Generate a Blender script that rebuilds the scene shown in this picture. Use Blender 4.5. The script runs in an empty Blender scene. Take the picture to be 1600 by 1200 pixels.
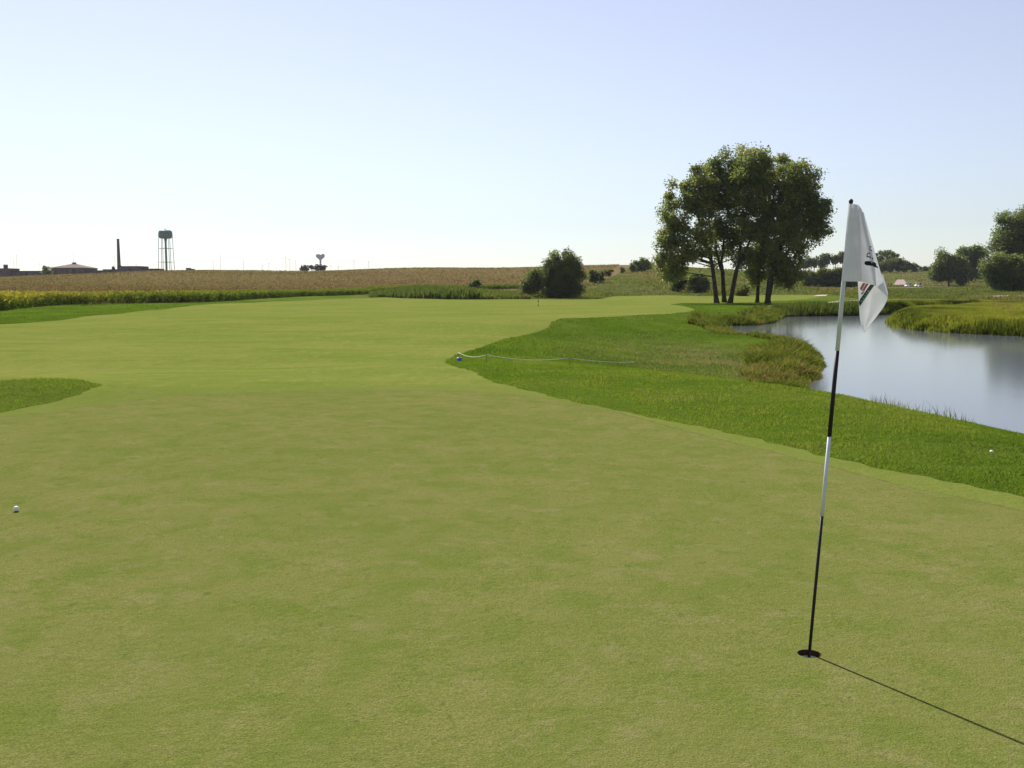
import bpy, math
import numpy as np
from math import radians, sin, cos, pi

# ------------------------------------------------------------------ camera, sky, sun
scene = bpy.context.scene
COL = scene.collection
F, CAMH, HOR = 1556.0, 1.7, 450.0
TH = math.atan((600 - HOR) / F)
cam_d = bpy.data.cameras.new("camera")
cam_d.sensor_width = 36.0
cam_d.lens = 36.0 * F / 1600.0
cam_d.clip_start = 0.05
cam_d.clip_end = 20000
cam = bpy.data.objects.new("camera", cam_d)
COL.objects.link(cam)
cam.location = (0, 0, CAMH)
cam.rotation_euler = (pi / 2 - TH, 0, 0)
scene.camera = cam

SUN_EL = radians(40)
SUN_AZ = radians(-25.6)          # measured from +Y towards +X: ahead and to the left
world = bpy.data.worlds.new("World")
scene.world = world
world.use_nodes = True
wn = world.node_tree
for n in list(wn.nodes):
    wn.nodes.remove(n)
sky = wn.nodes.new('ShaderNodeTexSky')
sky.sky_type = 'NISHITA'
sky.sun_disc = False
sky.sun_elevation = SUN_EL
sky.sun_rotation = SUN_AZ
sky.altitude = 200
sky.air_density = 1.3
sky.dust_density = 0.15
sky.ozone_density = 8.0
bg = wn.nodes.new('ShaderNodeBackground')
bg.inputs['Strength'].default_value = 0.066
wo = wn.nodes.new('ShaderNodeOutputWorld')
hs = wn.nodes.new('ShaderNodeHueSaturation')
hs.inputs['Hue'].default_value = 0.518
hs.inputs['Saturation'].default_value = 0.54
wn.links.new(sky.outputs[0], hs.inputs['Color'])
wb = wn.nodes.new('ShaderNodeMix')
wb.data_type = 'RGBA'
wb.blend_type = 'MULTIPLY'
wb.inputs[0].default_value = 1.0
wb.inputs[7].default_value = (1.0, 0.985, 0.985, 1)
wn.links.new(hs.outputs[0], wb.inputs[6])
wn.links.new(wb.outputs[2], bg.inputs[0])
wn.links.new(bg.outputs[0], wo.inputs[0])

sl = bpy.data.lights.new("sun", 'SUN')
sl.energy = 4.2
sl.angle = radians(0.5)
sl.color = (1.0, 0.95, 0.86)
sun = bpy.data.objects.new("sun", sl)
COL.objects.link(sun)
from mathutils import Vector
sdir = Vector((sin(SUN_AZ) * cos(SUN_EL), cos(SUN_AZ) * cos(SUN_EL), sin(SUN_EL)))
sun.rotation_euler = sdir.to_track_quat('Z', 'Y').to_euler()
sun.location = (-20, 30, 40)

scene.view_settings.view_transform = 'Standard'
scene.view_settings.look = 'None'
scene.view_settings.gamma = 1
scene.view_settings.exposure = 0.95
scene.cycles.use_denoising = True
scene.cycles.denoiser = 'OPENIMAGEDENOISE'
scene.cycles.denoising_input_passes = 'RGB_ALBEDO_NORMAL'
scene.cycles.max_bounces = 8
scene.cycles.diffuse_bounces = 6
scene.cycles.transparent_max_bounces = 6
scene.cycles.caustics_reflective = False
scene.cycles.caustics_refractive = False

# ------------------------------------------------------------------ helpers
CT, ST = cos(TH), sin(TH)


def P(px, py, Y):
    """world point at depth Y on the ray of photo pixel (px, py)"""
    u, v = px - 800.0, py - 600.0
    t = Y / (F * CT - v * ST)
    return np.array([u * t, Y, CAMH + (-F * ST - v * CT) * t])


def Pz(px, py, z):
    u, v = px - 800.0, py - 600.0
    t = (z - CAMH) / (-F * ST - v * CT)
    return np.array([u * t, (F * CT - v * ST) * t, z])


def tag(o, label=None, cat=None, group=None, kind=None):
    if label: o['label'] = label
    if cat: o['category'] = cat
    if group: o['group'] = group
    if kind: o['kind'] = kind
    return o


def empty(name, loc, label, cat, group=None, rz=0):
    o = bpy.data.objects.new(name, None)
    COL.objects.link(o)
    o.location = tuple(loc)
    o.rotation_euler = (0, 0, rz)
    o.empty_display_size = 0.2
    return tag(o, label, cat, group)


def copy_tree(o, parent=None):
    c = o.copy()
    COL.objects.link(c)
    if parent is not None:
        c.parent = parent
    for ch in list(o.children):
        copy_tree(ch, c)
    return c


def mesh_np(name, verts, faces, mat, parent=None, attrs=None, smooth=False, mats=None, midx=None):
    """verts (N,3); faces (M,k) array of equal-sided faces or a list of lists"""
    me = bpy.data.meshes.new(name)
    verts = np.asarray(verts, np.float32)
    if isinstance(faces, np.ndarray):
        k = faces.shape[1]
        me.vertices.add(len(verts))
        me.vertices.foreach_set('co', verts.ravel())
        me.loops.add(faces.size)
        me.loops.foreach_set('vertex_index', faces.astype(np.int32).ravel())
        me.polygons.add(len(faces))
        me.polygons.foreach_set('loop_start', np.arange(0, faces.size, k, dtype=np.int32))
        me.polygons.foreach_set('loop_total', np.full(len(faces), k, np.int32))
        me.update(calc_edges=True)
    else:
        me.from_pydata([tuple(map(float, v)) for v in verts], [], [list(map(int, f)) for f in faces])
    me.polygons.foreach_set('use_smooth', np.full(len(me.polygons), smooth, bool))
    for an, av in (attrs or {}).items():
        a = me.attributes.new(an, 'FLOAT', 'POINT')
        a.data.foreach_set('value', np.asarray(av, np.float32))
    for m in (mats or [mat]):
        me.materials.append(m)
    if midx is not None:
        me.polygons.foreach_set('material_index', np.asarray(midx, np.int32))
    me.update()
    o = bpy.data.objects.new(name, me)
    COL.objects.link(o)
    if parent is not None:
        o.parent = parent
    return o


class MB:
    """collects simple shapes into one mesh"""
    def __init__(self):
        self.v, self.f = [], []

    def add(self, vs, fs):
        b = len(self.v)
        self.v += [tuple(map(float, p)) for p in vs]
        self.f += [[b + i for i in f] for f in fs]

    def box(self, x0, x1, y0, y1, z0, z1):
        vs = [(x, y, z) for z in (z0, z1) for y in (y0, y1) for x in (x0, x1)]
        self.add(vs, [(0, 2, 3, 1), (4, 5, 7, 6), (0, 1, 5, 4), (2, 6, 7, 3), (0, 4, 6, 2), (1, 3, 7, 5)])

    def tube(self, pts, rads, n=8, cap=True):
        pts = [np.array(p, float) for p in pts]
        rings = []
        b = len(self.v)
        for i, p in enumerate(pts):
            d = pts[min(i + 1, len(pts) - 1)] - pts[max(i - 1, 0)]
            d = d / (np.linalg.norm(d) + 1e-9)
            a = np.cross(d, (0.0, 1.0, 0.13))
            if np.linalg.norm(a) < 1e-3: a = np.cross(d, (1.0, 0, 0))
            a /= np.linalg.norm(a)
            c = np.cross(d, a)
            for k in range(n):
                t = 2 * pi * k / n
                self.v.append(tuple(p + (a * cos(t) + c * sin(t)) * rads[i]))
        for i in range(len(pts) - 1):
            for k in range(n):
                k2 = (k + 1) % n
                self.f.append([b + i * n + k, b + i * n + k2, b + (i + 1) * n + k2, b + (i + 1) * n + k])
        if cap:
            self.f.append([b + k for k in range(n)][::-1])
            self.f.append([b + (len(pts) - 1) * n + k for k in range(n)])

    def lathe(self, prof, n=24, c=(0, 0, 0)):
        b = len(self.v)
        for r, z in prof:
            for k in range(n):
                t = 2 * pi * k / n
                self.v.append((c[0] + r * cos(t), c[1] + r * sin(t), c[2] + z))
        for i in range(len(prof) - 1):
            for k in range(n):
                k2 = (k + 1) % n
                self.f.append([b + i * n + k, b + i * n + k2, b + (i + 1) * n + k2, b + (i + 1) * n + k])

    def build(self, name, mat, parent=None, smooth=False, mats=None, midx=None):
        return mesh_np(name, np.array(self.v), self.f, mat, parent, smooth=smooth, mats=mats, midx=midx)


# ------------------------------------------------------------------ materials
class NT:
    def __init__(self, name):
        self.m = bpy.data.materials.new(name)
        self.m.use_nodes = True
        self.t = self.m.node_tree
        for n in list(self.t.nodes):
            self.t.nodes.remove(n)
        self.out = self.t.nodes.new('ShaderNodeOutputMaterial')
        self.coord = None

    def n(self, typ, **kw):
        nd = self.t.nodes.new(typ)
        for k, v in kw.items():
            setattr(nd, k, v)
        return nd

    def link(self, a, b):
        self.t.links.new(a, b)

    def pos(self, scale=(1, 1, 1), rotz=0.0):
        if self.coord is None:
            self.coord = self.n('ShaderNodeTexCoord')
        mp = self.n('ShaderNodeMapping')
        mp.inputs['Scale'].default_value = scale
        mp.inputs['Rotation'].default_value = (0, 0, rotz)
        self.link(self.coord.outputs['Object'], mp.inputs[0])
        return mp.outputs[0]

    def noise(self, scale, detail=4, rough=0.55, vec=None, dist=0.0):
        nd = self.n('ShaderNodeTexNoise')
        nd.inputs['Scale'].default_value = scale
        nd.inputs['Detail'].default_value = detail
        nd.inputs['Roughness'].default_value = rough
        nd.inputs['Distortion'].default_value = dist
        self.link(vec if vec is not None else self.pos(), nd.inputs['Vector'])
        return nd.outputs[0]

    def ramp(self, fac, lo, hi):
        nd = self.n('ShaderNodeMapRange')
        nd.interpolation_type = 'SMOOTHSTEP'
        self.link(fac, nd.inputs[0])
        nd.inputs[1].default_value = lo
        nd.inputs[2].default_value = hi
        return nd.outputs[0]

    def mix(self, fac, a, b, mode='MIX'):
        nd = self.n('ShaderNodeMix', data_type='RGBA', blend_type=mode)
        for s, v in ((nd.inputs[0], fac), (nd.inputs[6], a), (nd.inputs[7], b)):
            if isinstance(v, (int, float)):
                s.default_value = v
            elif isinstance(v, tuple):
                s.default_value = (v[0], v[1], v[2], 1)
            else:
                self.link(v, s)
        return nd.outputs[2]

    def math(self, op, a, b=0.0):
        nd = self.n('ShaderNodeMath', operation=op)
        for s, v in ((nd.inputs[0], a), (nd.inputs[1], b)):
            if isinstance(v, (int, float)): s.default_value = v
            else: self.link(v, s)
        return nd.outputs[0]

    def attr(self, name):
        nd = self.n('ShaderNodeAttribute')
        nd.attribute_name = name
        return nd.outputs['Fac']

    def cramp(self, fac, stops):
        nd = self.n('ShaderNodeValToRGB')
        cr = nd.color_ramp
        while len(cr.elements) < len(stops):
            cr.elements.new(0.5)
        for e, (p, c) in zip(cr.elements, stops):
            e.position = p
            e.color = (c[0], c[1], c[2], 1)
        self.link(fac, nd.inputs[0])
        return nd.outputs[0]

    def bump(self, h, strength, dist):
        nd = self.n('ShaderNodeBump')
        nd.inputs['Strength'].default_value = strength
        nd.inputs['Distance'].default_value = dist
        self.link(h, nd.inputs['Height'])
        return nd.outputs[0]

    def principled(self, col, rough=0.9, spec=0.2, normal=None, metallic=0.0):
        nd = self.n('ShaderNodeBsdfPrincipled')
        if isinstance(col, tuple): nd.inputs['Base Color'].default_value = (*col, 1)
        else: self.link(col, nd.inputs['Base Color'])
        nd.inputs['Roughness'].default_value = rough
        nd.inputs['Specular IOR Level'].default_value = spec
        nd.inputs['Metallic'].default_value = metallic
        if normal is not None: self.link(normal, nd.inputs['Normal'])
        self.link(nd.outputs[0], self.out.inputs[0])
        return nd


def simple(name, col, rough=0.7, spec=0.3, var=0.12, scale=3.0, metallic=0.0):
    t = NT(name)
    nz = t.noise(scale, 4)
    c = t.mix(t.ramp(nz, 0.3, 0.7), tuple(x * (1 - var) for x in col), tuple(min(1, x * (1 + var)) for x in col))
    t.principled(c, rough, spec, metallic=metallic)
    return t.m


def leaf_mat(name, stops, trans=0.35, gloss=0.06):
    """foliage: colour of each leaf from its own attribute, some light passes through"""
    t = NT(name)
    c = t.cramp(t.attr('var'), stops)
    d = t.n('ShaderNodeBsdfDiffuse')
    tr = t.n('ShaderNodeBsdfTranslucent')
    g = t.n('ShaderNodeBsdfGlossy')
    g.inputs['Roughness'].default_value = 0.45
    g.inputs['Color'].default_value = (1, 1, 1, 1)
    t.link(c, d.inputs[0])
    t.link(t.mix(1.0, c, (1.0, 1.1, 0.6), 'MULTIPLY'), tr.inputs[0])
    m1 = t.n('ShaderNodeMixShader'); m1.inputs[0].default_value = trans
    t.link(d.outputs[0], m1.inputs[1]); t.link(tr.outputs[0], m1.inputs[2])
    m2 = t.n('ShaderNodeMixShader'); m2.inputs[0].default_value = gloss
    t.link(m1.outputs[0], m2.inputs[1]); t.link(g.outputs[0], m2.inputs[2])
    t.link(m2.outputs[0], t.out.inputs[0])
    return t.m


# putting green: closely mown turf, mottled with worn and lush patches
t = NT('putting_green_turf')


def green_colour(t):
    c = t.mix(t.ramp(t.noise(0.45, 6, 0.7), 0.30, 0.72), (0.132, 0.150, 0.038), (0.168, 0.165, 0.055))
    c = t.mix(t.math('MULTIPLY', t.ramp(t.noise(2.2, 6, 0.72, dist=0.4), 0.44, 0.64), 0.7), c, (0.108, 0.142, 0.026))
    c = t.mix(t.math('MULTIPLY', t.ramp(t.noise(3.1, 6, 0.75, vec=t.pos((1, 1, 1), 0.6)), 0.50, 0.68), 0.58), c, (0.200, 0.180, 0.082))
    c = t.mix(t.math('MULTIPLY', t.ramp(t.noise(11, 6, 0.7, dist=0.5), 0.51, 0.66), 0.5), c, (0.104, 0.128, 0.031))
    c = t.mix(t.math('MULTIPLY', t.ramp(t.noise(8.5, 3, 0.6, vec=t.pos((1, 1, 1), 1.3)), 0.63, 0.73), 0.6), c, (0.078, 0.102, 0.024))
    c = t.mix(t.math('MULTIPLY', t.ramp(t.noise(5.3, 5, 0.7, vec=t.pos((1, 1, 1), 2.1)), 0.69, 0.78), 0.5), c, (0.26, 0.205, 0.115))
    c = t.mix(t.math('MULTIPLY', t.ramp(t.noise(24, 5, 0.7, vec=t.pos((1, 1, 1), 2.7)), 0.55, 0.72), 0.4), c, (0.21, 0.20, 0.090))
    fine = t.noise(130, 4, 0.8)
    return t.mix(t.ramp(fine, 0.30, 0.72), t.mix(1.0, c, (0.58, 0.62, 0.50), 'MULTIPLY'), t.mix(1.0, c, (1.34, 1.31, 1.32), 'MULTIPLY'))


c = green_colour(t)
hgt = t.math('ADD', t.math('MULTIPLY', t.noise(110, 3, 0.7), 0.6), t.noise(24, 4, 0.65))
t.principled(c, 1.0, 0.0, t.bump(hgt, 0.6, 0.018))
M_GREEN = t.m

# fairway: lusher, with a thin worn line where it meets the green
t = NT('fairway_turf')
c = t.mix(t.ramp(t.noise(0.10, 5, 0.6), 0.36, 0.66), (0.136, 0.168, 0.034), (0.174, 0.186, 0.047))
c = t.mix(t.ramp(t.noise(0.32, 5, 0.6, vec=t.pos((0.5, 1.6, 1))), 0.50, 0.74), c, (0.112, 0.156, 0.022))
c = t.mix(t.math('MULTIPLY', t.ramp(t.noise(0.5, 6, 0.7, vec=t.pos((0.7, 1.4, 1), 0.4)), 0.55, 0.75), 0.6), c, (0.200, 0.176, 0.078))
c = t.mix(t.math('MULTIPLY', t.ramp(t.noise(1.1, 6, 0.75, vec=t.pos((1.2, 0.5, 1), 0.1)), 0.50, 0.64), 0.45), c, (0.112, 0.148, 0.030))
c = t.mix(t.math('MULTIPLY', t.ramp(t.noise(2.3, 6, 0.8, vec=t.pos((1.4, 0.35, 1), -0.2)), 0.52, 0.66), 0.5), c, (0.225, 0.215, 0.085))
c = t.mix(t.math('MULTIPLY', t.ramp(t.noise(6, 5, 0.7, vec=t.pos((1, 0.4, 1))), 0.54, 0.68), 0.5), c, (0.092, 0.124, 0.024))
c = t.mix(t.ramp(t.noise(60, 3, 0.7), 0.3, 0.72), t.mix(1.0, c, (0.72, 0.75, 0.65), 'MULTIPLY'), t.mix(1.0, c, (1.2, 1.2, 1.15), 'MULTIPLY'))
c = t.mix(t.math('MULTIPLY', t.ramp(t.math('ADD', t.attr('edge'), t.math('MULTIPLY', t.noise(1.6, 4), 0.5)), -1.3, -0.5), 0.55), c, t.mix(0.35, (0.108, 0.148, 0.028), green_colour(t)))
edge = t.math('ABSOLUTE', t.math('ADD', t.attr('edge'), t.math('MULTIPLY', t.math('SUBTRACT', t.noise(5, 4), 0.5), 0.14)))
line = t.math('SUBTRACT', 1.0, t.ramp(edge, 0.015, 0.06))
c = t.mix(t.math('MULTIPLY', line, t.math('MULTIPLY', t.ramp(t.noise(2.3, 3), 0.30, 0.55), 0.7)), c, (0.110, 0.095, 0.036))
hgt = t.math('ADD', t.math('MULTIPLY', t.noise(70, 2, 0.6), 0.5), t.noise(12, 4, 0.6))
t.principled(c, 1.0, 0.0, t.bump(hgt, 0.6, 0.03))
M_FAIR = t.m

# rough: longer grass
t = NT('rough_turf')
c = t.mix(t.ramp(t.noise(0.22, 5, 0.6), 0.38, 0.64), (0.068, 0.118, 0.012), (0.110, 0.146, 0.022))
c = t.mix(t.math('MULTIPLY', t.ramp(t.noise(0.16, 5, 0.65, vec=t.pos((1.3, 0.8, 1), 0.8)), 0.50, 0.64), 0.25), c, (0.095, 0.092, 0.034))
c = t.mix(t.math('MULTIPLY', t.ramp(t.noise(1.5, 6, 0.7, dist=0.5), 0.52, 0.70), 0.7), c, (0.056, 0.088, 0.016))
c = t.mix(t.math('MULTIPLY', t.ramp(t.noise(7, 5, 0.7), 0.58, 0.75), 0.6), c, (0.125, 0.138, 0.028))
dry = t.math('MULTIPLY', t.attr('dry'), t.ramp(t.noise(0.45, 6, 0.75, vec=t.pos((1.2, 0.6, 1))), 0.34, 0.60))
c = t.mix(t.math('MULTIPLY', dry, 0.85), c, (0.150, 0.128, 0.070))
hgt = t.math('ADD', t.noise(18, 4, 0.7), t.noise(3, 4, 0.6))
t.principled(c, 1.0, 0.0, t.bump(hgt, 0.9, 0.08))
M_ROUGH = t.m

# meadow ground under the weeds
t = NT('meadow_soil')
c = t.mix(t.ramp(t.noise(0.035, 6, 0.65), 0.38, 0.62), (0.090, 0.108, 0.030), (0.165, 0.140, 0.070))
c = t.mix(t.math('MULTIPLY', t.ramp(t.noise(0.12, 6, 0.7, vec=t.pos((0.6, 1, 1))), 0.5, 0.66), 0.8), c, (0.135, 0.165, 0.024))
c = t.mix(t.math('MULTIPLY', t.ramp(t.noise(0.5, 6, 0.7), 0.52, 0.7), 0.7), c, (0.050, 0.068, 0.020))
t.principled(c, 1.0, 0.0, t.bump(t.noise(1.2, 6, 0.7), 1.0, 0.8))
M_MEADOW = t.m

# ripe crop field: red brown low down, tan and olive higher, faint rows
t = NT('ripe_crop')
sep = t.n('ShaderNodeSeparateXYZ')
t.link(t.pos(), sep.inputs[0])
c = t.mix(t.ramp(t.noise(0.02, 6, 0.6, vec=t.pos((0.5, 1, 1))), 0.36, 0.64), (0.188, 0.122, 0.064), (0.196, 0.150, 0.070))
c = t.mix(t.math('MULTIPLY', t.math('SUBTRACT', 1.0, t.ramp(t.math('ADD', sep.outputs[2], t.math('MULTIPLY', t.noise(0.05, 4), 3.0)), 3.2, 7.5)), 0.7), c, (0.185, 0.092, 0.058))
c = t.mix(t.math('MULTIPLY', t.ramp(t.noise(0.03, 6, 0.7, vec=t.pos((0.4, 1, 1), 0.2)), 0.56, 0.70), 0.7), c, (0.175, 0.165, 0.055))
c = t.mix(t.math('MULTIPLY', t.ramp(t.noise(0.35, 6, 0.75), 0.5, 0.72), 0.7), c, (0.115, 0.080, 0.038))
t.principled(c, 1.0, 0.0, t.bump(t.noise(0.8, 6, 0.75), 1.0, 0.9))
M_CROP = t.m

# water: small ripples
t = NT('pond_water')
h = t.math('ADD', t.noise(0.9, 3, 0.5, vec=t.pos((1, 0.6, 1))), t.math('MULTIPLY', t.noise(5, 3, 0.6), 0.35))
nd = t.principled((0.090, 0.098, 0.112), 0.10, 0.5, t.bump(h, 0.035, 0.03))
nd.inputs['IOR'].default_value = 1.33
M_WATER = t.m

t = NT('gravel_path')
c = t.mix(t.ramp(t.noise(2.5, 6, 0.7), 0.35, 0.65), (0.26, 0.215, 0.17), (0.36, 0.30, 0.25))
t.principled(c, 1.0, 0.1, t.bump(t.noise(20, 4), 0.5, 0.02))
M_PATH = t.m
M_PINK = simple('pink_gravel', (0.30, 0.215, 0.20), 1.0, 0.1, 0.15, 0.5)
M_SAND = simple('bunker_sand', (0.40, 0.33, 0.23), 1.0, 0.1, 0.1, 1.0)
M_BARK = simple('tree_bark', (0.050, 0.041, 0.032), 0.95, 0.1, 0.35, 4.0)

# ------------------------------------------------------------------ terrain
TX = [-300, 0, 200, 300, 400, 480, 640, 800, 900, 980, 1050, 1100, 1200, 1300, 1400, 1500, 1600, 1900]
# pixel row at which the ground of each depth would be seen, if nothing stood in front of it
TY = {
    60:   None, 110: None, 150: None,
    200:  [458, 460, 461, 461.5, 462, 463, 465, 466.5, 466.5, 465, 464, 465, 465.5, 464, 464, 464, 464, 464],
    260:  [451, 451, 451, 451.5, 452, 452.5, 453, 454.5, 456, 453, 452, 454, 456, 455, 455, 455, 454, 454],
    320:  [442, 442, 441, 441, 441.5, 442, 442, 443, 443, 434, 430, 436, 448, 451.5, 452, 451.5, 450, 450],
    400:  [439, 437, 429, 428, 428, 429, 428, 427, 428, 424, 424.5, 428, 441, 447, 447.5, 446, 446, 446],
    500:  [440, 435.5, 424.5, 421.5, 422.5, 423.2, 419.2, 416.5, 415, 412, 415, 419, 430, 437, 439, 437, 437, 437],
    650:  [442, 440, 434, 432, 432, 432, 428, 424, 422, 420, 420, 421, 424, 424, 422, 421, 421, 421],
    1000: [440, 440, 440, 440, 440, 440, 437, 434, 432, 431, 430, 429, 429, 428, 427, 427, 427, 427],
    2500: [446] * 18,
    9000: [449.6] * 18,
}
_ly = np.log(np.array(sorted(TY)))
_tab = np.array([[-0.5] * len(TX) if TY[k] is None else [CAMH + (HOR - y) * k / F for y in TY[k]] for k in sorted(TY)])
_GX = np.linspace(-300, 1900, 331)
_GL = np.linspace(_ly[0], _ly[-1], 300)


def _smooth(a, s, axis):
    k = np.exp(-0.5 * (np.arange(-3 * s, 3 * s + 1) / s) ** 2)
    k /= k.sum()
    pad = [(0, 0), (0, 0)]
    pad[axis] = (3 * s, 3 * s)
    ap = np.pad(a, pad, mode='edge')
    return np.apply_along_axis(lambda v: np.convolve(v, k, 'valid'), axis, ap)


_tx = np.array([np.interp(_GX, TX, row) for row in _tab])
# interpolate visible slope (z/Y) so that silhouettes stay where they belong
_sl = _tx / np.exp(_ly)[:, None]
_T = np.array([np.interp(_GL, _ly, _sl[:, j]) for j in range(len(_GX))]).T
_T = _smooth(_smooth(_T, 4, 0), 3, 1)


def ztab(x, y):
    Y = np.clip(y, 60, 9000)
    px = np.clip(800 + F * x / np.maximum(y, 1.0), -300, 1900)
    px = np.where(y < 20, 800 + np.clip(x, -60, 60), px)
    gi = np.clip((px + 300) / 2200 * 330, 0, 329.999)
    gj = np.clip((np.log(Y) - _GL[0]) / (_GL[-1] - _GL[0]) * 299, 0, 298.999)
    i0, j0 = gi.astype(int), gj.astype(int)
    fi, fj = gi - i0, gj - j0
    z = (_T[j0, i0] * (1 - fi) + _T[j0, i0 + 1] * fi) * (1 - fj) + (_T[j0 + 1, i0] * (1 - fi) + _T[j0 + 1, i0 + 1] * fi) * fj
    far = z * Y
    w = np.clip((y - 120) / 40, 0, 1)
    return -0.5 * (1 - w) + far * w


def sdpoly(x, y, poly):
    """signed distance, positive inside"""
    poly = np.asarray(poly, float)[:, :2]
    x = np.asarray(x, float); y = np.asarray(y, float)
    d2 = np.full(x.shape, 1e18)
    ins = np.zeros(x.shape, bool)
    n = len(poly)
    for i in range(n):
        ax, ay = poly[i]; bx, by = poly[(i + 1) % n]
        ex, ey = bx - ax, by - ay
        L = ex * ex + ey * ey + 1e-12
        tt = np.clip(((x - ax) * ex + (y - ay) * ey) / L, 0, 1)
        d2 = np.minimum(d2, (x - ax - tt * ex) ** 2 + (y - ay - tt * ey) ** 2)
        if ay != by:
            cr = ((ay > y) != (by > y)) & (x < ex * (y - ay) / (by - ay) + ax)
            ins ^= cr
    d = np.sqrt(d2)
    return np.where(ins, d, -d)


WZ = -1.5
pond_px = [(1126, 509), (1146, 509), (1180, 508), (1205, 504), (1216, 498.5), (1222, 494.8), (1250, 494.2), (1300, 494), (1350, 493),
           (1380, 491.5), (1410, 488.5), (1445, 486), (1500, 484.5), (1490, 488), (1440, 491.0), (1405, 494), (1389, 499), (1387, 505), (1400, 511),
           (1440, 517), (1500, 521), (1600, 526), (1800, 534)]
POND = [tuple(Pz(a, b, WZ)[:2]) for a, b in pond_px]
POND += [(70, 44), (55, 14), (24, 5), (14.5, 8), (11.8, 13), (10.6, 18), (10.0, 22), (10.2, 26)]
POND += [tuple(Pz(a, b, WZ)[:2]) for a, b in [(1254, 604), (1271, 591), (1284, 573), (1277, 556), (1260, 542), (1240, 535), (1215, 530), (1195, 526), (1165, 526), (1148, 524), (1138, 519), (1128, 513)]]
PLAT = [(-16, 9), (-12, 14), (-6, 16.2), (0, 17), (0.6, 19.2), (2.5, 19.0), (4.1, 17.3), (4.42, 14.6), (4.55, 12.3), (4.9, 10.2), (5.6, 8), (7.5, 4), (9.5, 0), (8, -10), (-14, -10), (-18, 0)]


def sstep(t):
    t = np.clip(t, 0, 1)
    return t * t * (3 - 2 * t)


def H(x, y):
    x = np.asarray(x, float); y = np.asarray(y, float)
    zb = ztab(x, y)
    und = 0.05 * np.sin(y * 0.31 + 0.6 * np.sin(x * 0.11)) * np.sin(x * 0.09 + 1.0) + 0.06 * np.sin(y * 0.115 + x * 0.05)
    zb = zb + und * np.clip((y - 18) / 20, 0, 1) * np.clip((230 - y) / 40, 0.0, 1)
    big = np.clip((y - 220) / 60, 0, 1)
    zb = zb + big * (0.25 * np.sin(x * 0.07 + 1.3 * np.sin(y * 0.021)) + 0.2 * np.sin(y * 0.045 + x * 0.031)) * np.clip((1500 - y) / 1000, 0, 1)
    dp = -sdpoly(x, y, POND)
    g = np.exp(-((x - 8) / 11.0) ** 2 - (np.where(y < 52, (y - 52) / 20.0, (y - 52) / 22.0)) ** 2)
    w = 4.0 + 24 * g
    rb = np.clip((x / np.maximum(y, 1) - 0.30) / 0.04, 0, 1) * np.clip((y - 35) / 10, 0, 1)
    w = w * (1 - rb) + 2.2 * rb
    g = g * (1 - rb)
    t = np.clip(dp / w, 0, 1)
    bank = (1 - g) * (1 - (1 - t) ** 2) + g * t
    L = np.where(dp > 0, WZ + (zb - WZ) * bank, WZ - np.minimum(1.0, -dp * 0.45))
    dT = sdpoly(x, y, PLAT)
    wT = 13 - 8.8 * np.clip((x - 0.5) / 4, 0, 1)
    k = sstep((dT + wT) / wT)
    zp = 0.02 * np.sin(x * 0.55 + 0.4) * np.sin(y * 0.42) + 0.03 * np.exp(-((x - 4.0) / 1.4) ** 2 - ((y - 13) / 5) ** 2)
    zp = zp * np.clip(np.hypot(x - 1.39, y - 4.5) / 2, 0, 1)
    z = L + (zp - L) * k
    z = z + 0.20 * np.exp(-((x + 9.3) / 2.8) ** 2 - ((y - 16.6) / 1.9) ** 2)
    return z


_ts = np.exp(np.linspace(math.log(1.5), math.log(4000), 3000))


def hit(px, py):
    """world point of the ground seen at photo pixel (px, py)"""
    u, v = px - 800.0, py - 600.0
    d = np.array([u, F * CT - v * ST, -F * ST - v * CT])
    d = d / d[1]
    z = CAMH + d[2] * _ts
    h = H(d[0] * _ts, _ts)
    below = np.nonzero(z < h)[0]
    if len(below) == 0:
        Y = 900.0
        return np.array([d[0] * Y, Y, float(H(np.array([d[0] * Y]), np.array([Y]))[0])])
    i = max(1, below[0])
    a, b = z[i - 1] - h[i - 1], h[i] - z[i]
    Y = _ts[i - 1] + (_ts[i] - _ts[i - 1]) * a / (a + b + 1e-9)
    return np.array([d[0] * Y, Y, CAMH + d[2] * Y])


def Hs(x, y):
    return float(H(np.array([x]), np.array([y]))[0])


def hp(lst):
    return [tuple(hit(a, b)[:2]) for a, b in lst]


green_px = [(-160, 676), (0, 652), (100, 640), (200, 627), (300, 618), (420, 612), (550, 610), (680, 610), (780, 614), (870, 625), (950, 641),
            (1100, 681), (1200, 705), (1300, 731), (1400, 757), (1500, 779), (1600, 799)]
GREEN = hp(green_px) + [(5.0, 5.6), (5.6, 3), (5.2, -2), (1, -5), (-6, -4), (-11, 2), (-10.5, 8)]
lens_px = [(-260, 648), (-120, 652), (0, 645), (60, 633), (110, 621), (145, 609), (153, 602), (140, 596), (100, 592), (50, 593), (0, 595), (-120, 598), (-240, 602)]
LENS = hp(lens_px)
fair_px = [(0, 507), (100, 500), (200, 489), (300, 477.5), (450, 470.5), (600, 464.5), (700, 468), (800, 467.5), (920, 468), (960, 463), (1040, 461.5), (1100, 463),
           (1200, 461), (1290, 461.3), (1296, 463), (1245, 468), (1200, 471.5), (1110, 474), (1046, 475), (1070, 479), (1086, 484), (1081, 486), (1045, 490.6), (960, 495), (880, 497),
           (861, 503), (858, 511), (800, 527), (745, 545), (712, 555), (696, 562), (698, 568), (715, 574), (740, 581), (760, 592), (775, 598), (800, 604), (850, 616), (900, 628), (1000, 649),
           (1100, 668), (1200, 691), (1300, 714), (1400, 736), (1500, 756), (1600, 776)]
FAIR = hp(fair_px) + [(5.6, 5.8), (6.4, 3), (6, -4), (0, -7), (-20, -6), (-40, 20), (-46, 60)]
LEFT0 = hit(0, 488); 
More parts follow.
